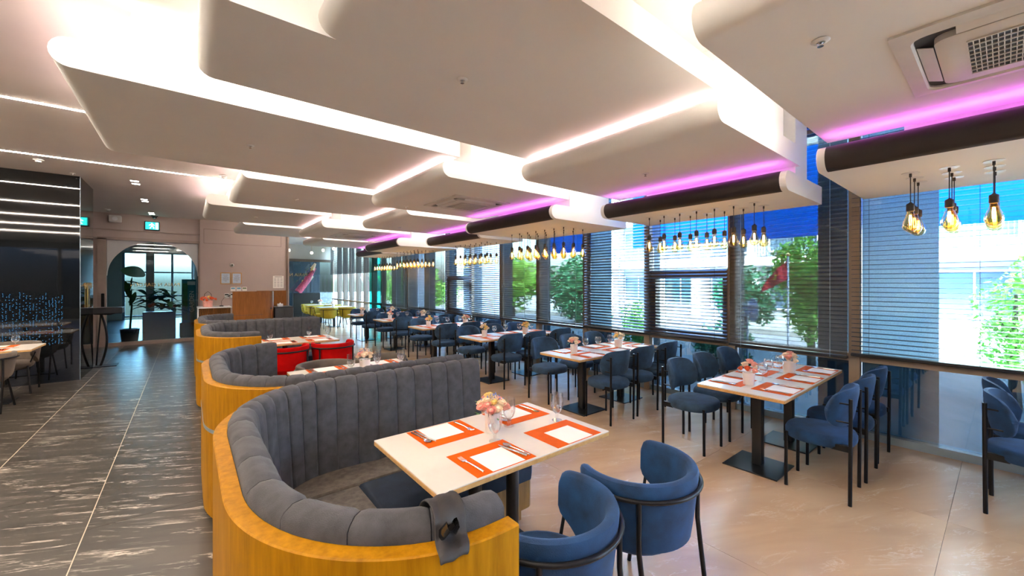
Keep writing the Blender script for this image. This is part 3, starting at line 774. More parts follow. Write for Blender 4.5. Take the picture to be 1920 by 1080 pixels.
# ---------------------------------------------------------------- window chair (facing +Y, origin on the floor)
def window_chair(velvet):
    c = empty('dining_chair'); q = []
    n = 28
    prof = [(0.03, 0.385), (0.20, 0.385), (0.222, 0.392), (0.232, 0.41), (0.232, 0.445), (0.222, 0.466), (0.19, 0.476), (0.03, 0.478)]
    m = MB(); rows = []
    for r, z in prof:
        row = []
        for k in range(n):
            t = 2 * PI * k / n; ct, st_ = math.cos(t), math.sin(t)
            e = 2 / 2.35; row.append((r * 1.03 * math.copysign(abs(ct) ** e, ct), r * 0.98 * math.copysign(abs(st_) ** e, st_) + 0.01, z))
        rows.append(row)
    m.grid(rows, close_v=True); m.cap(reversed(range(n))); m.cap(range(7 * n, 8 * n)); m.build('seat', velvet, c, smooth=50)
    MB().tube([(0.2325 * 1.0 * math.cos(2 * PI * k / 24), 0.2255 * math.sin(2 * PI * k / 24) + 0.01, 0.43) for k in range(24)], 0.004, 5, closed=True)
    # kidney-shaped wrap-around backrest
    NU, NV = 24, 8; Rb = 0.30; AM = math.radians(53); rows = []
    def bp(u, v, off):
        a = u * AM; h = 0.145 * (1 - abs(u) ** 5.0) ** 0.5 if abs(u) < 1 else 0.0
        z = 0.680 + v * h + 0.012 * (1 - u * u); lean = (z - 0.66) * 0.16
        r = Rb + off
        return (r * math.sin(a), 0.115 - r * math.cos(a) * 1.0 - lean, z)
    us = [0.9985 * math.sin(PI / 2 * (-1 + 2 * i / NU)) * .45 + .55 * 0.9985 * (-1 + 2 * i / NU) for i in range(NU + 1)]
    for u in us:
        row = []
        th = 0.022
        for v in [-1 + 2 * k / NV for k in range(NV + 1)]: row.append(bp(u, v, th * (1 - v ** 6 * .5)))
        for v in [1 - 2 * k / NV for k in range(NV + 1)]: row.append(bp(u, v * .985, -th * (1 - v ** 6 * .5)))
        rows.append(row)
    m = MB().grid(rows, close_v=True); k = len(rows[0]); m.cap(reversed(range(k))); m.cap(range(NU * k, NU * k + k))
    m.build('backrest', velvet, c, smooth=60, fix=True)
    for s in (-1, 1):
        g = MB().tube([(0.203 * s, -0.20, 0), (0.203 * s, -0.203, 0.40), (0.203 * s, -0.205, 0.775)], 0.0125, 10); g.build('leg', 'black_metal', c, smooth=50)
        MB().tube([(0.178 * s, 0.20, 0), (0.178 * s, 0.198, 0.43)], 0.0125, 10).build('leg', 'black_metal', c, smooth=50)
        MB().rbox(min(0.17 * s, 0.21 * s), max(0.17 * s, 0.21 * s), -0.205, -0.09, 0.385, 0.43, 0.004, 1).build('bracket', 'black_metal', c)
        g = MB().tube([(0.203 * s, -0.203, 0.735), (0.205 * s, -0.13, 0.735)], 0.006, 6).tube([(0.203 * s, -0.203, 0.60), (0.205 * s, -0.12, 0.60)], 0.006, 6)
        g.build('back_pin', 'black_metal', c, smooth=50)
    return c
# ---------------------------------------------------------------- barrel armchair (facing +Y)
def barrel_chair(velvet):
    c = empty('armchair'); NA = 44; AM = math.radians(122); TOP = 0.735
    def ring(u, z, off):
        a = u * AM; k = (z - 0.40) / (TOP - 0.40); sc = 0.86 + 0.14 * max(0, k) ** 0.8
        rx, ry = (0.275 + off) * sc, (0.275 + off) * sc
        return (rx * math.sin(a), 0.0 - ry * math.cos(a) * (1.0 if abs(a) < PI / 2 else 0.9), z)
    rows = []
    for i in range(NA + 1):
        w0 = -1 + 2 * i / NA; u = .5 * w0 + .5 * math.sin(PI / 2 * w0); au = abs(u); s = max(0.0, (au - 0.62) / 0.38); s = s * s * (3 - 2 * s)
        zb = 0.425 + 0.115 * s; dd = max(0, (au - 0.915) / 0.085); rn = 0.052 * (1 - math.sqrt(max(0, 1 - dd * dd))); top = TOP - rn; zb2 = zb + rn * .8
        t = 0.026 * (1 - 0.35 * max(0, (au - 0.9) / 0.1)); row = []
        for j in range(6): z = zb2 + (top - 0.018 - zb2) * j / 5; row.append(ring(u, z, t))
        row.append(ring(u, top - 0.004, t * .7)); row.append(ring(u, top, 0)); row.append(ring(u, top - 0.004, -t * .7))
        for j in range(6): z = top - 0.018 - (top - 0.018 - zb2) * j / 5; row.append(ring(u, z, -t))
        rows.append(row)
    m = MB().grid(rows, close_v=True); k = len(rows[0]); m.cap(reversed(range(k))); m.cap(range(NA * k, NA * k + k)); m.build('backrest', velvet, c, smooth=50, fix=True)
    prof = [(0.02, 0.335), (0.12, 0.34), (0.19, 0.362), (0.226, 0.395), (0.236, 0.43), (0.23, 0.452), (0.20, 0.466), (0.02, 0.47)]
    MB().lathe(prof, 28, (0, 0.01, 0), 1.0, 1.02).build('seat', velvet, c, smooth=50)
    tube = [ring(-0.97 + 1.94 * i / 30, 0.672, 0.04) for i in range(31)]
    MB().tube(tube, 0.0105, 8).build('rim_tube', 'black_metal', c, smooth=60)
    for s in (-1, 1):
        p = ring(0.40 * s, 0.672, 0.04)
        MB().tube([p, (p[0] * 1.0, p[1] * 1.0, 0.45), (0.225 * s, -0.265, 0)], 0.0115, 8).build('leg', 'black_metal', c, smooth=60)
        p = ring(0.93 * s, 0.672, 0.04)
        MB().tube([(0.19 * s, 0.13, 0.40), (0.235 * s, 0.215, 0)], 0.0115, 8).build('leg', 'black_metal', c, smooth=60)
        MB().tube([(p[0] * .93, p[1], 0.60), (0.20 * s, 0.10, 0.42)], 0.009, 6).build('arm_support', 'black_metal', c, smooth=60)
    return c
# ---------------------------------------------------------------- tables
def table(name, x0, x1, y0, y1, posts, label, group, H=0.73, round_post=False, bs=0.21):
    cx, cy_ = (x0 + x1) / 2, (y0 + y1) / 2
    t = empty(name, (cx, cy_, 0)); tag(t, label, 'table', group)
    a, b_ = (x1 - x0) / 2, (y1 - y0) / 2
    MB().rbox(-a, a, -b_, b_, H - 0.007, H, 0.002, 1).build('laminate_top', 'laminate', t)
    MB().rbox(-a, a, -b_, b_, H - 0.030, H - 0.007, 0.003, 1).build('edge_board', 'oak_edge', t)
    for px in posts:
        if round_post: MB().lathe([(0.038, 0.012), (0.038, H - 0.03)], 20, (px - cx, 0, 0)).build('post', 'black_satin', t, smooth=40)
        else: MB().rbox(px - cx - 0.04, px - cx + 0.04, -0.04, 0.04, 0.012, H - 0.03, 0.012, 2).build('post', 'black_satin', t, smooth=40)
        MB().rbox(px - cx - bs, px - cx + bs, -bs, bs, 0, 0.012, 0.004, 1).build('base_plate', 'black_satin', t)
    return t
# ---------------------------------------------------------------- tableware prototypes
def goblet(kind):
    g = empty('water_glass')
    if kind == 'tulip':
        out = [(0.034, 0), (0.033, 0.004), (0.012, 0.009), (0.0085, 0.018), (0.011, 0.026), (0.0085, 0.034), (0.014, 0.046), (0.030, 0.062), (0.0395, 0.088), (0.041, 0.115), (0.0385, 0.172)]
        wl_ = 0.105
    else:
        out = [(0.034, 0), (0.033, 0.003), (0.01, 0.008), (0.005, 0.02), (0.0045, 0.066), (0.009, 0.076), (0.028, 0.088), (0.040, 0.108), (0.0425, 0.128), (0.039, 0.152), (0.034, 0.172)]
        wl_ = 0.117
    prof = out + [(r - 0.0014, z) for r, z in reversed(out[6:])] + [(0.002, out[6][1] + 0.004)]
    MB().lathe(prof, 18).build('bowl', 'clear_glass', g, smooth=50)
    wv = [(max(r - 0.0022, 0.001), z) for r, z in out[6:] if z < wl_]
    MB().lathe([(0.002, wv[0][1] + 0.002)] + wv, 16).build('water', 'water', g, smooth=50)
    return g
def fork_m():
    m = MB()
    m.tube([(0, -0.10, 0.003), (0, -0.06, 0.006), (0, 0.02, 0.006), (0, 0.045, 0.004)], [0.005, 0.0045, 0.0028, 0.004], 6)
    m.add([(-0.011, 0.05, 0.006), (0.011, 0.05, 0.006), (0.012, 0.065, 0.004), (-0.012, 0.065, 0.004), (-0.004, 0.04, 0.006), (0.004, 0.04, 0.006),
           (-0.011, 0.05, 0.003), (0.011, 0.05, 0.003), (0.012, 0.065, 0.001), (-0.012, 0.065, 0.001)], [(0, 1, 2, 3), (4, 5, 1, 0), (9, 8, 7, 6), (3, 2, 8, 9)])
    for k in range(4):
        x = -0.0098 + k * 0.0065; m.tube([(x, 0.062, 0.003), (x, 0.08, 0.004), (x, 0.10, 0.008)], [0.0019, 0.0018, 0.001], 5)
    return m
def knife_m():
    m = MB().tube([(0, -0.105, 0.005), (0, -0.06, 0.005), (0, -0.01, 0.005)], [0.006, 0.0065, 0.005], 6)
    m.add([(-0.006, -0.01, 0.0035), (0.007, -0.01, 0.0035), (0.009, 0.06, 0.003), (0.003, 0.105, 0.003), (-0.006, 0.09, 0.003),
           (-0.006, -0.01, 0.006), (0.007, -0.01, 0.006), (0.009, 0.06, 0.0045), (0.003, 0.105, 0.004), (-0.006, 0.09, 0.005)],
          [(4, 3, 2, 1, 0), (5, 6, 7, 8, 9), (0, 1, 6, 5), (1, 2, 7, 6), (2, 3, 8, 7), (3, 4, 9, 8), (4, 0, 5, 9)]); return m
def spoon_m():
    m = MB().tube([(0, -0.10, 0.004), (0, -0.05, 0.006), (0, 0.03, 0.006), (0, 0.05, 0.005)], [0.0048, 0.0042, 0.0028, 0.004], 6)
    rows = []
    for i in range(7):
        t = i / 6; y = 0.045 + 0.06 * t; w = 0.0185 * math.sin(PI * (0.12 + 0.86 * t)) ** 0.8
        rows.append([(w * s, y, 0.007 - 0.0055 * (1 - s * s) * math.sin(PI * (0.05 + 0.9 * t))) for s in (-1, -.6, 0, .6, 1)])
    m.grid(rows); m.grid([[(x, y, z - 0.0012) for x, y, z in reversed(r)] for r in rows]); return m
def thing_mesh(name, mb, mat, smooth=50): return mb.build(name, mat, None, smooth=smooth)
P_TULIP, P_WINE = Proto(goblet('tulip')), Proto(goblet('wine'))
P_FORK, P_KNIFE, P_SPOON = Proto(thing_mesh('fork', fork_m(), 'chrome')), Proto(thing_mesh('knife', knife_m(), 'chrome')), Proto(thing_mesh('spoon', spoon_m(), 'chrome'))
P_MAT = Proto(MB().rbox(-0.182, 0.182, -0.143, 0.143, 0, 0.0012, 0.0004, 1).build('placemat', 'orange_mat'))
P_PAPER = Proto(MB().box(-0.10, 0.10, -0.10, 0.10, 0, 0.0008).build('paper_sheet', 'paper'))
TZ = 0.7302
def setting(tn, sn, cx, ye, d, cut=2, wp=0.2, alt=False):
    # d=+1: guest sits on the near side (faces +Y), mat starts at table edge ye
    rz = 0 if d > 0 else PI; my = ye + d * 0.152
    P_MAT.put((cx, my, TZ), rz, 'orange placemat at the %s of the %s' % (sn, tn), 'placemat', 'orange placemats')
    P_PAPER.put((cx + d * 0.01, ye + d * 0.115, TZ + 0.0013), rz, 'white sheet on the placemat at the %s of the %s' % (sn, tn), 'paper', 'white sheets on placemats')
    if cut >= 1: P_FORK.put((cx - d * 0.135, ye + d * 0.135, TZ + 0.0014), rz + 0.06, 'steel fork at the %s of the %s' % (sn, tn), 'fork', 'forks')
    if cut >= 2:
        P_KNIFE.put((cx + d * 0.125, ye + d * 0.14, TZ + 0.0014), rz + 0.16, 'steel knife at the %s of the %s' % (sn, tn), 'knife', 'knives')
        P_SPOON.put((cx + d * 0.152, ye + d * 0.135, TZ + 0.0014), rz + 0.10, 'steel spoon at the %s of the %s' % (sn, tn), 'spoon', 'spoons')
def rose_m(r=0.024):
    m = MB().lathe([(r * .3, -r * .6), (r * .62, -r * .3), (r * .66, r * .15), (r * .45, r * .55), (r * .1, r * .62)], 8)
    for lay, (n, rr, zz, tl) in enumerate(((3, .55, .2, .15), (5, .85, .0, .3))):
        for k in range(n):
            a0 = 2 * PI * k / n + lay * .5; rows = []
            for i in range(4):
                v = i / 3; row = []
                for j in range(4):
                    a = a0 + (j / 3 - .5) * 2 * PI / n * 1.35; R2 = r * (rr * (0.55 + 0.55 * v) + tl * v * v * .6); row.append((R2 * math.cos(a), R2 * math.sin(a), r * (-.6 + 1.25 * v + zz * v - .12 * abs(j - 1.5))))
                rows.append(row)
            m.grid(rows)
    return m
ROSE = rose_m()
def rose(parent, loc, s, mat, tilt):
    me = MB(); me.v = list(ROSE.v); me.f = list(ROSE.f)
    mt = Matrix.Translation(loc) @ Matrix.Rotation(tilt[0], 4, 'X') @ Matrix.Rotation(tilt[1], 4, 'Y') @ Matrix.Scale(s, 4)
    return me.xf(mt).build('blossom', mat, parent, smooth=70)
def bouquet(seed, mats, pot_r=0.046, pot_h=0.105, spread=0.075, n=11, potmat='ceramic', blue=False):
    rr = random.Random(seed); v = empty('flower_vase')
    MB().lathe([(pot_r * .82, 0), (pot_r * .88, 0.004), (pot_r, pot_h), (pot_r * .92, pot_h), (pot_r * .86, pot_h - .02), (0.003, pot_h - .02)], 20).build('pot', potmat, v, smooth=40)
    for k in range(n):
        a = k * 2.4; q = math.sqrt((k + .5) / n); x, y = spread * q * math.cos(a), spread * q * math.sin(a); z = pot_h + 0.075 * (1 - q * q) + 0.012 + rr.uniform(-.012, .016)
        rose(v, (x, y, z), rr.uniform(.85, 1.3), rr.choice(mats), (-y * 9, x * 9))
    g = MB()
    for k in range(26):
        a = rr.uniform(0, 2 * PI); q = spread * rr.uniform(.4, 1.15); p = Vector((q * math.cos(a), q * math.sin(a), pot_h + rr.uniform(-.012, .05)))
        d = Vector((math.cos(a), math.sin(a), rr.uniform(-.3, .6))).normalized(); s = d.cross(Vector((0, 0, 1))).normalized(); L = rr.uniform(.018, .034)
        g.add([p, p + d * L * .5 + s * L * .28, p + d * L, p + d * L * .5 - s * L * .28], [(0, 1, 2, 3)])
    g.build('leaves', 'leaf', v)
    if blue:
        g = MB()
        for k in range(40):
            a = rr.uniform(0, 2 * PI); q = spread * rr.uniform(.2, .9); x, y = q * math.cos(a), q * math.sin(a); z = pot_h + .105 - (q / spread) ** 2 * .06 + rr.uniform(0, .014)
            g.lathe([(.001, -.004), (.004, 0), (.001, .004)], 5, (x, y, z))
        g.build('filler_flowers', 'tiny_blue', v)
    return v
# ---------------------------------------------------------------- booth tables
table('booth_table', 0.815, 1.965, 1.50, 2.245, (1.25, 1.52), 'white booth table with oak edge in the nearest booth', 'booth tables', round_post=True, bs=0.17)
table('booth_table', 0.765, 1.905, 3.77, 4.51, (1.20, 1.47), 'white booth table between the grey barrel chairs and the second booth', 'booth tables', round_post=True, bs=0.17)
table('booth_table', 0.73, 1.86, 6.62, 7.35, (1.16, 1.43), 'white booth table behind the red armchairs', 'booth tables', round_post=True, bs=0.17)
BT = ['nearest booth table', 'second booth table', 'third booth table']
for (nm, ya, yb, xa, xb) in ((BT[0], 1.50, 2.245, 1.205, 1.725), (BT[1], 3.77, 4.51, 1.13, 1.65), (BT[2], 6.62, 7.35, 1.09, 1.60)):
    setting(nm, 'near left place', xa, ya + .003, 1); setting(nm, 'near right place', xb, ya + .003, 1, 0 if nm == BT[0] else 2)
    setting(nm, 'far left place', xa - .02, yb - .003, -1); setting(nm, 'far right place', xb, yb - .003, -1)
P_TULIP.put((1.338, 1.805, TZ), 0, 'water goblet in front of the rose vase on the nearest booth table', 'glass', 'water goblets on booth tables')
P_TULIP.put((1.55, 1.945, TZ), 0, 'water goblet right of the rose vase on the nearest booth table', 'glass', 'water goblets on booth tables')
P_TULIP.put((1.857, 1.83, TZ), 0, 'water goblet at the right end of the nearest booth table', 'glass', 'water goblets on booth tables')
for x, y, s in ((1.27, 4.13, 'left of the vase'), (1.555, 4.19, 'right of the vase'), (1.80, 4.14, 'at the right end')): P_TULIP.put((x, y, TZ), 0, 'water goblet %s on the second booth table' % s, 'glass', 'water goblets on booth tables')
for x, y, s in ((0.96, 6.98, 'at the left end'), (1.52, 7.08, 'in the middle'), (1.79, 7.02, 'at the right end')): P_TULIP.put((x, y, TZ), 0, 'water goblet %s of the third booth table' % s, 'glass', 'water goblets on booth tables')
v1 = bouquet(3, ['rose_pink', 'rose_pink', 'rose_cream', 'rose_cream', 'rose_yellow'], 0.046, 0.115, 0.082, 22, 'ceramic', True)
place(v1, (1.415, 1.935, TZ), 0, 'pale pink rose bouquet in a white vase on the nearest booth table', 'flower vase', 'table bouquets')
v2 = bouquet(5, ['rose_cream', 'rose_pink', 'rose_cream'], 0.055, 0.10, 0.075, 11, 'ceramic', True)
place(v2, (1.42, 4.17, TZ), 0, 'cream and blue bouquet in a white pot on the second booth table', 'flower vase', 'table bouquets')
# ---------------------------------------------------------------- armchairs
PB = Proto(barrel_chair('blue_velvet'))
GA = 'barrel armchairs'
PB.put((1.140, 1.195, 0), 0.03, 'blue velvet barrel armchair next to the oak booth arm', 'armchair', GA)
PB.put((1.755, 1.185, 0), -0.06, 'blue velvet barrel armchair right of the other, by the aisle', 'armchair', GA)
def recolor(new):
    c = copy_tree(PB.root)
    return Proto(remat(c, 'blue_velvet', new))
PT, PR, PY_ = recolor('taupe_velvet'), recolor('red_velvet'), recolor('mustard_velvet')
PT.put((1.18, 4.70, 0), PI, 'grey-brown barrel chair on the left behind the second booth table', 'armchair', GA)
PT.put((1.80, 4.72, 0), PI, 'grey-brown barrel chair on the right behind the second booth table', 'armchair', GA)
PR.put((1.075, 6.40, 0), 0, 'left red velvet armchair at the third booth table', 'armchair', GA)
PR.put((1.70, 6.40, 0), 0, 'right red velvet armchair at the third booth table', 'armchair', GA)
# ---------------------------------------------------------------- window tables, chairs and table settings
TY = [1.05, 3.085, 5.06, 7.04, 9.04, 11.05]
TN = ['nearest window table', 'second window table', 'third window table', 'fourth window table', 'fifth window table', 'sixth window table']
WCH = Proto(window_chair('slate_velvet')); WCB = Proto(remat(copy_tree(WCH.root), 'slate_velvet', 'blue_velvet'))
rr = random.Random(11)
PCOL = [['rose_cream', 'rose_pink', 'rose_cream'], ['rose_pink', 'rose_cream', 'rose_cream'], ['rose_cream', 'rose_yellow', 'rose_cream'], ['rose_yellow', 'rose_pink', 'rose_cream'], ['rose_pink', 'rose_pink', 'rose_cream'], ['rose_cream']]
for i, y0 in enumerate(TY):
    y1 = y0 + 0.67; nm = TN[i]
    table('dining_table', 3.50, 4.2085, y0, y1, (3.93,), 'aisle-side half of the %s' % nm, 'oak-edged window tables', bs=0.215)
    table('dining_table', 4.2115, 5.18, y0, y1, (4.74,), 'window-side half of the %s' % nm, 'oak-edged window tables', bs=0.215)
    cut = 2 if i < 2 else 0
    for sx, lab in ((3.842, 'aisle end'), (4.42, 'middle'), (4.945, 'window end')):
        setting(nm, 'near side, %s' % lab, sx, y0 + .003, 1, cut); setting(nm, 'far side, %s' % lab, sx, y1 - .003, -1, cut)
    for sx, lab in ((3.92, 'aisle end'), (4.46, 'middle'), (5.03, 'window end')):
        jx = rr.uniform(-.02, .02)
        (WCB if i == 0 else WCH).put((sx + jx, y0 - 0.13 + (0.05 if i else 0) + rr.uniform(-.01, .01), 0), rr.uniform(-.06, .06), 'blue velvet chair on the near side, %s of the %s' % (lab, nm), 'chair', 'blue dining chairs')
        WCH.put((sx - jx, y1 + 0.25 + rr.uniform(-.01, .02), 0), PI + rr.uniform(-.08, .08), 'blue velvet chair on the far side, %s of the %s' % (lab, nm), 'chair', 'blue dining chairs')
    b1 = bouquet(20 + i, PCOL[i] + (['rose_orange'] if i in (0,) else []), 0.048, 0.105, 0.072, 9); place(b1, (3.806, y0 + .365, TZ), 0, 'rose bouquet in a pale pot at the aisle end of the %s' % nm, 'flower vase', 'table bouquets')
    b2 = bouquet(40 + i, PCOL[(i + 1) % 6], 0.058, 0.10, 0.075, 9); place(b2, (4.655, y0 + .31, TZ), 0, 'rose bouquet in a pale pot at the window end of the %s' % nm, 'flower vase', 'table bouquets')
    for gx, gl in ((3.985, 'beside the aisle-end bouquet'), (4.235, 'in the middle'), (4.53, 'left of the window-end bouquet'), (4.80, 'right of the window-end bouquet')):
        P_WINE.put((gx, y0 + .335 + rr.uniform(-.02, .02), TZ), 0, 'stemmed glass %s on the %s' % (gl, nm), 'glass', 'stemmed glasses on window tables')
WCB.put((4.545, -0.12, 0), PI - .05, 'blue chair at the right picture edge, left of its neighbour and nearer the camera', 'chair', 'blue dining chairs')
WCB.put((5.10, -0.10, 0), PI + .03, 'blue chair at the right picture edge, nearer the window', 'chair', 'blue dining chairs')
# ---------------------------------------------------------------- far mustard group
for k, (x, y) in enumerate(((3.75, 15.3), (3.75, 17.2))):
    nm = ['nearer mustard-chair table', 'farther mustard-chair table'][k]
    table('dining_table', x - .1, x + 1.0, y, y + .7, (x + .45,), 'pale far table, the %s' % nm, 'far tables', bs=0.2)
    for q, (cx_, cy_, rz, lb) in enumerate(((x + .13, y - .18, 0, 'near left'), (x + .77, y - .18, 0, 'near right'), (x + .13, y + .88, PI, 'far left'), (x + .77, y + .88, PI, 'far right'))):
        PY_.put((cx_, cy_, 0), rz, 'mustard yellow armchair at the %s of the %s' % (lb, nm), 'armchair', GA)
    for gx in (0.1, 0.75): P_WINE.put((x + gx, y + .3, TZ), 0, 'stemmed glass at the %s of the %s' % ('left' if gx < .5 else 'right', nm), 'glass', 'stemmed glasses on far tables')
    b = bouquet(60 + k, ['rose_cream', 'rose_pink'], .05, .11, .08, 7); place(b, (x + .42, y + .35, TZ), 0, 'rose bouquet on the %s' % nm, 'flower vase', 'table bouquets')
# ---------------------------------------------------------------- left group by the black glass
nm = 'left table by black glass'
table('dining_table', -2.9, -1.63, 8.2, 8.92, (-2.45, -2.05), 'pale dining table beside the black glass wall', 'left tables', bs=0.2)
table('dining_table', -3.3, -2.06, 6.1, 6.82, (-2.65,), 'pale table corner at the left picture edge', 'left tables', bs=0.2)
PT.put((-2.02, 8.05, 0), 0, 'grey-brown armchair on the near side of the left table', 'armchair', GA)
PT.put((-2.02, 9.17, 0), PI, 'grey-brown armchair between the left table and the black glass', 'armchair', GA)
setting(nm, 'near side', -2.05, 8.203, 1, 2); setting(nm, 'far side', -2.05, 8.917, -1, 0)
P_WINE.put((-1.83, 8.5, TZ), 0, 'round stemmed glass on the left table', 'glass')
# ---------------------------------------------------------------- black pouch draped on the nearest booth arm
prof = [(0.225, 0.84), (0.21, 0.92), (0.185, 0.965), (0.15, 0.995), (0.11, 1.008), (0.07, 1.0), (0.052, 0.975), (0.044, 0.95), (0.03, 0.938), (0.01, 0.936), (-0.008, 0.934), (-0.016, 0.918)]
rows = []
for i in range(13):
    t = i / 12; row = []
    for j, (o, z) in enumerate(prof):
        w = 0.008 * math.sin(t * 6 + j * .35); x = 0.545 + (0.095 - 0.03 * abs(j / 11 - .55)) * (t - .5) + 0.05 * (j / 11 - .5) * -1
        row.append((x + w * .4, 0.884 + o + 0.01 * (0.53 - x), z + 0.006 + abs(w) * .7))
    rows.append(row)
pb = empty('pouch', (0, 0, 0)); tag(pb, 'black fabric pouch draped over the arm of the nearest booth', 'pouch')
o = MB().grid(rows).build('cloth', 'umbrella_cloth', pb, smooth=60)
o.modifiers.new('smooth', 'SUBSURF').render_levels = 1
md = o.modifiers.new('thickness', 'SOLIDIFY'); md.thickness = 0.004; md.offset = 1
rows = [[(0.53 + 0.026 * math.cos(a) * (1 - k * .12), 0.925 + 0.018 * math.sin(a) - k * .01, 0.962 + k * .012 + 0.01 * math.sin(3 * a)) for a in [2 * PI * q / 14 for q in range(14)]] for k in range(4)]
MB().grid(rows, close_v=True).build('gathered_opening', 'black_gloss', pb, smooth=60)
# ================================================================= PENDANTS
def pendant():
    p = empty('pendant_lamp')
    MB().lathe([(0.05, -0.004), (0.05, 0.0)], 24).build('canopy', 'white_plastic', p)
    MB().lathe([(0.0065, -0.03), (0.008, -0.026), (0.008, -0.004)], 10).build('cord_grip', 'black_plastic', p)
    MB().tube([(0, 0, -0.026), (0.001, 0, -0.22)], 0.0032, 6).build('cord', 'black_plastic', p)
    MB().lathe([(0.006, -0.215), (0.012, -0.222), (0.022, -0.228), (0.0235, -0.232), (0.0235, -0.278), (0.021, -0.282)], 18).build('socket', 'black_plastic', p, smooth=40)
    prof = [(0.0185, -0.278), (0.02, -0.295), (0.027, -0.32), (0.038, -0.352), (0.0445, -0.378), (0.044, -0.397), (0.035, -0.417), (0.02, -0.43), (0.002, -0.434)]
    b = MB().lathe(prof, 20, cap0=False).build('bulb', 'bulb_glass', p, smooth=60)
    g = MB()
    for k in range(4):
        a = k * PI / 2; g.tube([(0.005 * math.cos(a), 0.005 * math.sin(a), -0.31), (0.009 * math.cos(a + .3), 0.009 * math.sin(a + .3), -0.345), (0.006 * math.cos(a), 0.006 * math.sin(a), -0.385)], 0.0024, 5)
    g.build('filament', 'filament', b)
    MB().lathe([(0.006, -0.28), (0.005, -0.30), (0.002, -0.31)], 8).build('stem', 'clear_glass', b)
    return p
PP = Proto(pendant())
GRID = [([4.155, 4.365, 4.57], [0.05, 0.25, 0.445], 'cluster at the right picture edge'), ([4.465, 4.715], [1.607 + .198 * k for k in range(7)], 'row over nearest window table'),
        ([4.225, 4.435, 4.64], [4.03 + .198 * k for k in range(7)], 'cluster before the tree blind'), ([4.57, 4.80], [6.42 + .198 * k for k in range(7)], 'pale row at bright blind'),
        ([4.35, 4.56, 4.765], [9.02 + .205 * k for k in range(7)], 'dense cluster left of pale row'), ([4.71, 4.935], [11.65 + .205 * k for k in range(7)], 'farthest row by teal glass')]
for xs, ys, nm in GRID:
    for a, x in enumerate(xs):
        for b_, y in enumerate(ys):
            side = ['aisle line', 'window line'][a] if len(xs) == 2 else ['aisle line', 'middle line', 'window line'][a]
            PP.put((x, y, 2.4298), rnd.uniform(0, 6), 'amber filament pendant, %s from the near end, %s, %s' % (ORD[b_], side, nm), 'pendant lamp', 'amber filament pendants')

# ================================================================= CEILING FITTINGS
def cassette(cx, cy_, z, label):
    s = 0.43; a = empty('air_conditioner', (cx, cy_, z)); tag(a, label, 'air conditioner', 'ceiling cassette air conditioners')
    # sloped outer frame
    o = [(-s, -s), (s, -s), (s, s), (-s, s)]; m = MB()
    def rrect(h, r, zz):
        pts = []
        for (sx, sy, a0) in ((1, -1, -PI / 2), (1, 1, 0), (-1, 1, PI / 2), (-1, -1, PI)):
            for k in range(5): t = a0 + PI / 2 * k / 4; pts.append((sx * (h - r) + r * math.cos(t), sy * (h - r) + r * math.sin(t), zz))
        return pts
    m.grid([rrect(s, 0.01, 0), rrect(s, 0.01, -0.012), rrect(s * .86, 0.06, -0.022), rrect(s * .84, 0.06, -0.012), rrect(s * .84, 0.06, 0.0)], close_v=True)
    m.build('frame', 'offwhite_plastic', a, smooth=30, fix=True)
    g = MB().grid([rrect(s * .70, 0.05, 0.0), rrect(s * .70, 0.05, -0.03), rrect(s * .68, 0.05, -0.034)], close_v=True); g.cap(range(40, 60))
    gp = g.build('grille_panel', 'offwhite_plastic', a, smooth=30, fix=True)
    MB().box(-s * .84, s * .84, -s * .84, s * .84, -0.003, -0.001).build('cavity', 'grille_dark', a)
    for k in range(4):
        MB().rbox(-s * .54, s * .54, -0.028, 0.028, -0.004, 0, .001, 1).xf(Matrix.Rotation(k * PI / 2, 4, 'Z') @ Matrix.Translation((0, s * .77, -0.016)) @ Matrix.Rotation(0.35, 4, 'X')).build('louvre', 'white_plastic', a)
    q = s * .48
    MB().box(-q, q, -q, q, -0.0355, -0.0345).build('intake', 'grille_dark', gp)
    bars = MB()
    for k in range(9): x = -q + 2 * q * k / 8; bars.box(x - .003, x + .003, -q, q, -0.041, -0.035)
    for k in range(25): y = -q + 2 * q * k / 24; bars.box(-q, q, y - .0016, y + .0016, -0.0395, -0.035)
    bars.build('grille_bars', 'offwhite_plastic', gp)
    return a
cassette(2.83, -0.10, 2.70, 'large cassette air conditioner cut by the top right picture corner')
cassette(2.97, 4.66, 2.70, 'cassette air conditioner in the middle ceiling panel')
cassette(2.97, 9.40, 2.70, 'small far cassette air conditioner near the pink wall')
def sprinkler():
    s = empty('sprinkler')
    MB().lathe([(0.034, -0.001), (0.036, -0.004), (0.03, -0.009), (0.017, -0.012), (0.015, -0.006)], 20, cap1=True).build('cover', 'white_plastic', s, smooth=40)
    MB().lathe([(0.012, -0.006), (0.012, -0.014), (0.004, -0.018), (0.003, -0.024), (0.012, -0.026), (0.012, -0.028)], 14).build('nozzle', 'chrome', s, smooth=40)
    return s
PS = Proto(sprinkler())
for (x, y, z, lb) in ((1.37, 2.20, 2.93, 'on the big front ceiling panel'), (0.46, 4.53, 2.93, 'on the long panel reaching over the aisle'), (2.19, 0.52, 2.70, 'beside the large corner air conditioner'), (3.51, 2.24, 2.70, 'above the nearest window table'),
                      (1.31, 6.99, 2.93, 'on the third aisle panel'), (1.05, 9.42, 2.93, 'on the fourth aisle panel'), (2.4, 5.35, 2.70, 'left of the middle air conditioner'), (3.2, 7.4, 2.70, 'on the panel behind the middle air conditioner'), (-1.45, 9.5, 3.39, 'over the black glass corner')):
    PS.put((x, y, z - .0003), 0, 'small ceiling sprinkler ' + lb, 'sprinkler', 'ceiling sprinklers')
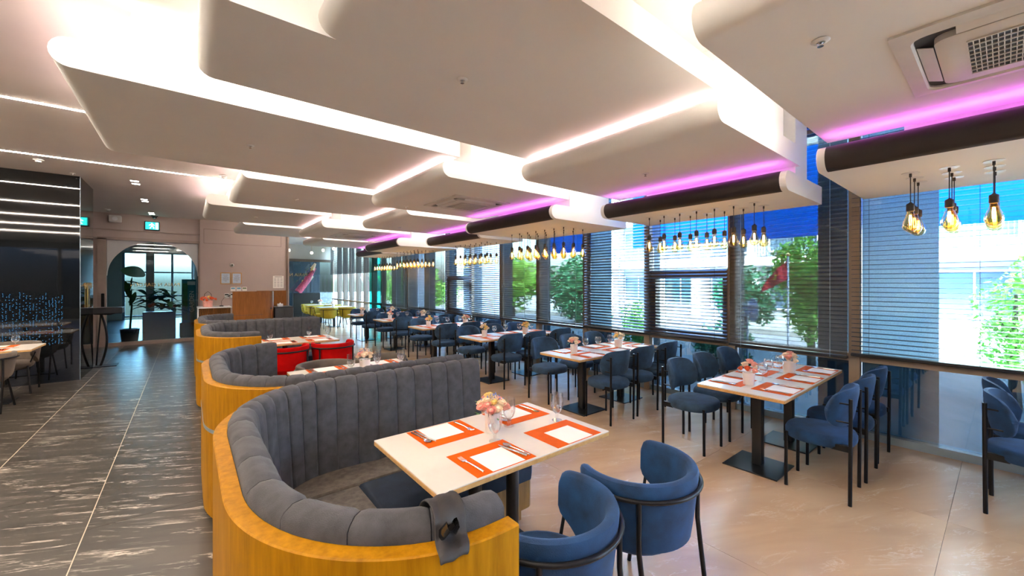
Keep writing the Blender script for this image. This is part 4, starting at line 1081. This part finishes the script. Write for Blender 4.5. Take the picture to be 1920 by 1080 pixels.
def detector(x, y, lb):
    d = empty('smoke_detector', (x, y, CEIL)); tag(d, lb, 'detector')
    MB().lathe([(0.055, -0.001), (0.055, -0.012), (0.03, -0.02), (0.03, -0.038), (0.012, -0.042)], 20).build('body', 'white_plastic', d, smooth=40)
    MB().lathe([(0.02, -0.036), (0.02, -0.045), (0.004, -0.047)], 12).build('sensor', 'black_plastic', d, smooth=40)
detector(-1.67, 8.75, 'white ceiling detector above the left table'); detector(0.45, 8.15, 'small ceiling detector beside the aisle light slot'); detector(-1.5, 13.6, 'ceiling detector beside the white wall speaker')
for k, y in enumerate((9.67, 11.65, 13.75)):
    d = empty('downlight', (-0.725, y, CEIL)); tag(d, 'twin square ceiling downlight, %s along the aisle' % ORD[k], 'downlight', 'twin aisle downlights')
    for q in (-1, 1):
        MB().box(-.06, .06, q * .13 - .045, q * .13 + .045, -.004, -.0005).build('trim_ring', 'white_plastic', d)
        MB().box(-.05, .05, q * .13 - .036, q * .13 + .036, -.006, -.0042).build('lamp', 'downlight', d)
d = empty('ceiling_camera', (-0.69, 14.18, CEIL)); tag(d, 'black dome camera above the green exit sign', 'camera')
MB().lathe([(0.07, -.001), (0.07, -.02), (0.05, -.03)], 18).build('base', 'black_plastic', d, smooth=40); MB().lathe([(0.05, -.03), (0.045, -.06), (0.02, -.08), (.002, -.082)], 18).build('dome', 'black_gloss', d, smooth=40)

# ================================================================= DOOR WALL AND HOST AREA
e = empty('exit_sign', (-0.74, 14.27, 3.02)); tag(e, 'green lit exit sign above the arched glass door', 'exit sign')
MB().rbox(-.15, .15, -.04, .028, -.01, .22, .006, 1).build('housing', 'black_plastic', e)
MB().box(-.13, .13, -.043, -.0405, .01, .20).build('lit_panel', 'exit_green', e)
g = MB().lathe([(.016, 0), (.016, .002)], 12).xf(Matrix.Translation((-.005, -.044, .165)) @ Matrix.Rotation(PI / 2, 4, 'X'))
g.add([(-.03, -.0455, .14), (.02, -.0455, .145), (.012, -.0455, .09), (-.015, -.0455, .085)], [(0, 1, 2, 3)])
for a, b_ in (((-.03, .14), (-.06, .11)), ((.02, .14), (.045, .115)), ((-.01, .09), (-.045, .035)), ((.008, .09), (.035, .06)), ((.035, .06), (.03, .03))): g.tube([(a[0], -.0455, a[1]), (b_[0], -.0455, b_[1])], .009, 5)
g.build('running_figure', 'exit_white', e)
MB().box(.07, .12, -.046, -.044, .02, .19).build('doorway', 'exit_white', e)
s = empty('wall_speaker', (-1.44, 14.3, 3.24)); tag(s, 'white wall speaker left of the exit sign', 'speaker')
MB().rbox(-.12, .12, -.12, -.002, -.09, .09, .03, 2).build('cabinet', 'offwhite_plastic', s, smooth=40); MB().lathe([(.055, 0), (.05, .006)], 20).xf(Matrix.Translation((.0, -.12, 0)) @ Matrix.Rotation(PI / 2, 4, 'X')).build('cone', 'white_plastic', s)
for k, (x0, lb) in enumerate(((0.72, 'left'), (0.985, 'right'))):
    f_ = empty('picture_frame', (x0 + .122, 14.195, 1.744)); tag(f_, '%s one of two gold framed certificates on the pink wall' % lb, 'picture frame', 'framed certificates')
    g = MB()
    for a in ((-.122, .122, .145, .168), (-.122, .122, -.168, -.145), (-.122, -.10, -.145, .145), (.10, .122, -.145, .145)): g.box(a[0], a[1], -.018, 0, a[2], a[3])
    g.build('frame', 'oak_edge', f_); sh = MB().box(-.10, .10, -.008, -.002, -.145, .145).build('certificate', 'sticker_white', f_)
    g = MB()
    for q in range(6): w_ = [.06, .045, .07, .065, .07, .03][q]; g.box(-w_, w_, -.0095, -.008, .09 - q * .034, .097 - q * .034)
    g.build('print_lines', 'print_grey', sh)
o = empty('security_camera', (0.995, 14.2, 2.13)); tag(o, 'small round wall camera above the framed certificates', 'camera')
MB().lathe([(.055, 0), (.05, .03), (.03, .05), (.028, .075)], 18).xf(Matrix.Rotation(PI / 2, 4, 'X')).build('body', 'offwhite_plastic', o, smooth=40); MB().lathe([(.024, .075), (.02, .09), (.002, .095)], 14).xf(Matrix.Rotation(PI / 2, 4, 'X')).build('lens', 'black_gloss', o, smooth=40)
o = empty('notice', (2.175, 14.198, 1.64)); tag(o, 'pale printed notice sheet at the right end of the pink wall', 'notice')
sh = MB().box(-.145, .145, -.003, 0, -.19, .19).build('sheet', 'paper', o); g = MB().box(-.10, .10, -.005, -.003, .155, .168)
for r in range(7):
    for c_ in range(3): g.box(-.115 + c_ * .085, -.06 + c_ * .085, -.005, -.003, .11 - r * .042, .118 - r * .042)
g.build('print_lines', 'print_grey', sh)
for k, (x, mt, lb) in enumerate(((1.02, 'print_blue', 'light blue'), (1.16, 'print_blue', 'darker blue'), (1.30, 'print_green', 'green'))):
    o = empty('card', (x, 14.198, 1.435)); tag(o, 'small white card with a %s logo under the certificates' % lb, 'card', 'cards under the certificates')
    sh = MB().box(-.06, .06, -.003, 0, -.06, .06).build('sheet', 'paper', o); MB().box(-.045, .045, -.0045, -.003, .0, .04).build('logo', mt, sh)
for k, x in enumerate((0.87, 1.01)):
    o = empty('card_reader', (x, 14.198, 1.24)); tag(o, '%s white wall control with a dark display beside the host desk' % ['left', 'right'][k], 'wall control')
    MB().rbox(-.055, .055, -.02, 0, -.07, .07, .006, 1).build('body', 'white_plastic', o); MB().box(-.045, .045, -.022, -.0195, .02, .05).build('display', 'black_gloss', o)
o = struct(MB().box(1.6, 2.38, 14.12, 14.195, 0, 1.375).build('trim_5', 'desk_wood'))
# host desk: tall board with a rounded end
poly = [(0.79, 0.0), (1.40, 0.0)] + [(1.40 + 0.24 * math.sin(PI / 2 * k / 8), 0.24 - 0.24 * math.cos(PI / 2 * k / 8)) for k in range(1, 9)] + [(1.64, 0.62), (1.60, 0.62), (1.60, 0.26)] + [(1.40 + 0.2 * math.cos(PI / 2 * k / 8), 0.24 - 0.2 * math.sin(PI / 2 * k / 8)) for k in range(1, 9)] + [(0.79, 0.04)]
hd = empty('host_desk', (0, 11.15, 0)); tag(hd, 'tall wooden host desk with a rounded right end', 'desk')
MB().prism(poly, 0.0, 1.415).build('board', 'desk_wood', hd, smooth=40, fix=True)
MB().box(0.83, 1.58, 0.05, 0.60, 0.98, 1.02).build('work_surface', 'black_plastic', hd); MB().box(0.83, 1.58, 0.06, 0.58, 0.0, 0.98).build('cabinet_body', 'desk_wood', hd)
MB().box(0.80, 1.38, -.004, 0, 0.86, 0.866).build('joint', 'black_plastic', hd)
# fluted counter
fc = empty('reception_counter', (0.0, 11.5, 0)); tag(fc, 'fluted wooden counter with a white top left of the host desk', 'counter')
MB().rbox(0.16, 0.80, -.04, 0.62, 1.03, 1.055, .006, 1).build('top', 'white_plastic', fc); MB().box(0.20, 0.78, 0.02, 0.58, 0, 1.03).build('body', 'fluted_wood', fc)
fl0 = None
for k in range(16):
    o = MB().lathe([(.017, 0), (.017, 1.03)], 8).build('flute', 'fluted_wood', fc, smooth=40) if fl0 is None else fl0.copy()
    if fl0 is None: fl0 = o
    else: COL.objects.link(o)
    o.location = (0.22 + .036 * k, 0.014, 0)
MB().box(0.16, 0.185, -.03, 0.0, 0, 1.03).build('end_post', 'white_plastic', fc)
b = bouquet(77, ['rose_orange', 'rose_yellow', 'rose_pink', 'rose_orange'], 0.10, 0.15, 0.16, 16); remat(b, 'ceramic', 'rose_pink')
for ch in list(b.children):
    if ch.name.startswith('blossom'): pass
place(b, (0.36, 11.75, 1.0552), 0, 'orange and yellow flower basket on the fluted counter', 'flower basket')
MB().tube([(-.08, 0, .14), (-.06, 0, .30), (0, 0, .36), (.06, 0, .30), (.08, 0, .14)], .006, 6).build('handle', 'bark', b, smooth=50)
o = empty('microphone', (0.62, 11.8, 1.0552)); tag(o, 'black gooseneck microphone on the fluted counter', 'microphone')
MB().lathe([(.04, 0), (.04, .02), (.02, .025)], 14).build('base', 'black_plastic', o); MB().tube([(0, 0, .02), (.0, 0, .12), (.05, 0, .20), (.13, 0, .24)], .004, 6).build('gooseneck', 'black_plastic', o); MB().lathe([(.014, -.03), (.018, 0), (.014, .03)], 10).xf(Matrix.Translation((.15, 0, .245)) @ Matrix.Rotation(1.2, 4, 'Y')).build('head', 'black_plastic', o, smooth=50)
# dark service cabinet right of the desk
o = empty('service_cabinet', (1.86, 11.3, 0)); tag(o, 'low black service cabinet right of the host desk', 'cabinet')
MB().rbox(-.2, .2, 0, .6, .03, 1.0, .006, 1).build('body', 'black_plastic', o); MB().box(-.21, .21, -.01, .61, 1.0, 1.02).build('top', 'black_satin', o)
for k in (0, 1): dd = MB().box(-.19 + .19 * k + .003, .19 * k - .003, -.012, 0, .06, .97).build('door', 'black_plastic', o); MB().box(-.03 + .05 * k, -.02 + .05 * k, -.03, -.012, .5, .62).build('handle', 'chrome', dd)
o = empty('tissue_box', (1.80, 11.5, 1.0202)); tag(o, 'small white box on the black service cabinet', 'box')
MB().rbox(-.06, .06, -.05, .05, 0, .07, .008, 2).build('carton', 'white_plastic', o); MB().tube([(0, 0, .07), (.005, 0, .10)], [.02, .004], 6).build('tissue', 'paper', o)
# curved metal stand by the black glass side
o = empty('curved_stand', (-1.30, 11.05, 0)); tag(o, 'black metal stand on a curved leg beside the black glass wall', 'stand')
MB().tube([(0.12 * math.sin(t * 2.6 + .3) - .05, 0.0, 1.02 * (1 - t)) for t in [k / 16 for k in range(17)]], .018, 8).build('curved_leg', 'black_metal', o, smooth=60)
MB().tube([(-.02, .03, 1.0), (-.05, .03, .55), (-.08, .03, .02)], .012, 8).build('rear_leg', 'black_metal', o, smooth=60)
MB().rbox(-.12, .30, -.18, .20, 1.02, 1.14, .01, 1).build('tray_box', 'black_satin', o); MB().rbox(-.10, .22, -.16, .16, 0, .012, .004, 1).build('base_plate', 'black_metal', o)
MB().tube([(-.1, -.1, 1.02), (.12, -.05, 1.0), (.28, 0, 1.06)], .012, 8).build('brace', 'black_metal', o, smooth=60)
o = empty('gold_plate', (-1.40, 10.34, 1.37)); tag(o, 'gold vertical plate on the side of the black glass wall', 'plate')
MB().rbox(.001, .02, -.10, .10, -.19, .19, .006, 1).build('plate', 'gold', o); MB().box(.02, .023, -.03, .05, -.14, .14).build('insert', 'grille_dark', o)
# glowing bead strands put in for blue sparkles reflected in the black glass
rr = random.Random(5); g = MB()
for k in range(66):
    x = -1.60 - k * .034
    top = 1.48 - .12 * rr.random()
    for q in range(40):
        if rr.random() < .45: continue
        z = top - q * .022
        if z < .62: break
        g.lathe([(.0005, -.0045), (.0048, 0), (.0005, .0045)], 4, (x + rr.uniform(-.005, .005), 9.69 + rr.uniform(-.004, .004), z), cap0=False, cap1=False)
o = g.build('sparkle_beads', 'sparkle_glow'); o['kind'] = 'stuff'; tag(o, 'glowing blue beads standing in for sparkles reflected in the black glass wall', 'reflected sparkles')

# ================================================================= BEHIND THE GLASS DOOR
def leaf_blade(m, p, d, up, L, W, n=6, droop=.35):
    s = d.cross(up).normalized(); c = Vector(p); prev = None; rows = []
    for i in range(n + 1):
        t = i / n; w = W * math.sin(PI * (.04 + .92 * t)) ** .75; q = Vector(p) + d * L * t - Vector((0, 0, droop * L * t * t))
        rows.append([q - s * w + Vector((0, 0, .12 * w)), q - Vector((0, 0, .08 * w)), q + s * w + Vector((0, 0, .12 * w))])
    m.grid(rows); return m
pl = empty('potted_plant', (-1.22, 14.85, 0)); tag(pl, 'tall plant with one big round leaf behind the glass door', 'potted plant')
MB().lathe([(.16, 0), (.2, .38), (.18, .38), (.17, .33), (.01, .33)], 20).build('pot', 'black_satin', pl, smooth=40)
MB().tube([(0, 0, .33), (.04, 0, 1.0), (-.02, 0, 1.62)], [.025, .02, .012], 8).build('stem', 'leaf_dark', pl, smooth=50)
m = MB(); leaf_blade(m, (-.16, -.05, 1.98), Vector((.75, -.2, -.22)).normalized(), Vector((0, -.6, .8)), .50, .23, 8, .1); m.build('leaf', 'leaf_dark', pl, smooth=60)
m = MB(); leaf_blade(m, (-.1, -.02, 1.66), Vector((.8, .1, -.1)).normalized(), Vector((0, -.3, .9)), .36, .06, 6, .1); m.build('leaf', 'leaf_dark', pl, smooth=60)
for k in range(5):
    m = MB(); a = k * 1.3; leaf_blade(m, (0, 0, 1.0 + .1 * k), Vector((.3 * math.cos(a), .3 * math.sin(a), 1)).normalized(), Vector((math.cos(a + 1.5), math.sin(a + 1.5), .2)), .4, .06, 6, .05); m.build('leaf', 'leaf', pl, smooth=60)
pl = empty('potted_plant', (-0.62, 15.15, 0)); tag(pl, 'bushy green fern display with orange blossoms behind the glass door', 'potted plant')
MB().rbox(-.36, .34, -.18, .18, 0, .80, .01, 1).build('planter', 'black_satin', pl)
rr = random.Random(9)
for k in range(64):
    a = rr.uniform(0, 2 * PI); m = MB(); leaf_blade(m, (rr.uniform(-.3, .3), rr.uniform(-.14, .08), .84 + rr.uniform(0, .50)), Vector((math.cos(a), math.sin(a) * .6, rr.uniform(.1, .9))).normalized(), Vector((0, 0, 1)), rr.uniform(.35, .62), rr.uniform(.06, .11), 5, .45)
    m.build('leaf', rr.choice(['leaf', 'leaf_dark']), pl, smooth=60)
for k, (x, z, mt) in enumerate(((-.2, .97, 'rose_orange'), (.05, .98, 'rose_yellow'), (-.13, 1.0, 'rose_orange'), (.22, 1.02, 'rose_yellow'), (.33, .95, 'rose_orange'))): rose(pl, (x, -.22, z), 2.0, mt, (1.2, 0))
for k, y in enumerate((14.75, 16.2, 19.0)):
    d = empty('downlight', (-0.72, y, CEIL)); tag(d, 'square ceiling downlight in the passage behind the glass door, %s from the door' % ORD[k], 'downlight', 'passage downlights')
    MB().box(-.12, .12, -.12, .12, -.006, -.0005).build('trim_ring', 'white_plastic', d); MB().box(-.10, .10, -.10, .10, -.008, -.0062).build('lamp', 'downlight', d)
bn = empty('floor_banner', (0.02, 15.6, 0)); tag(bn, 'teal upright banner sign behind the glass door', 'banner')
g = MB().box(-.17, .17, -.01, .01, .42, 1.72).build('board', 'banner_teal', bn)
MB().box(-.15, -.03, -.013, -.0105, .5, 1.6).build('picture', 'leaf', g); text_mesh('lettering', 'GARDEN', .16, 'paper', g, (.07, -.014, 1.05), (PI / 2, -PI / 2, 0)); MB().box(-.04, .15, -.013, -.0105, 1.55, 1.66).build('header', 'paper', g)
MB().rbox(-.22, .22, -.1, .1, 0, .42, .01, 1).build('stand', 'black_satin', bn)
ps = empty('passage_column', (-0.95, 17.5, 0)); tag(ps, 'tan square column behind the plants in the passage', 'column')
MB().rbox(-.09, .09, -.09, .09, .10, CEIL - .002, .004, 1).build('shaft', 'taupe_frame', ps); MB().box(-.10, .10, -.10, .10, 0, .10).build('base', 'mullion_dark', ps)
# ---------------------------------------------------------------- far room: globe lamps and art behind dark glass
for k, (x, y, z) in enumerate(((2.95, 17.0, 2.84), (4.0, 18.2, 2.86), (4.25, 17.4, 2.93), (4.6, 17.2, 3.0))):
    o = empty('globe_lamp', (x, y, z)); tag(o, 'small glowing globe lamp in the far room, %s from the left' % ORD[k], 'lamp', 'far globe lamps')
    MB().lathe([(.002, -.055), (.035, -.045), (.055, 0), (.035, .045), (.002, .055)], 14).build('globe', 'globe', o, smooth=70); MB().tube([(0, 0, .05), (0, 0, CEIL - z - .001)], .006, 6).build('rod', 'gold', o)
ar = empty('sculpture', (4.25, 20.1, 0)); tag(ar, 'colourful slanted sculpture before the dark glass end wall', 'sculpture')
rr = random.Random(31)
for k in range(26):
    t = k / 25; mt = rr.choice(['art_magenta', 'art_magenta', 'rose_cream', 'rose_yellow', 'black_satin', 'rose_pink'])
    L = rr.uniform(.18, .4)
    MB().rbox(-.04, .04, -.03, .03, -L / 2, L / 2, .008, 1).xf(Matrix.Translation((-.32 + .62 * t + rr.uniform(-.12, .12), rr.uniform(-.08, .08), 1.35 + 1.0 * t + rr.uniform(-.1, .1))) @ Matrix.Rotation(.5 + rr.uniform(-.3, .3), 4, 'Y')).build('shard', mt, ar)
MB().tube([(-.4, 0, 1.2), (0, 0, 1.75), (.32, 0, 2.3)], [.16, .14, .05], 10).build('core', 'art_magenta', ar, smooth=60)
MB().rbox(-.6, .5, -.15, .15, 0, 1.15, .01, 1).build('plinth', 'black_satin', ar)
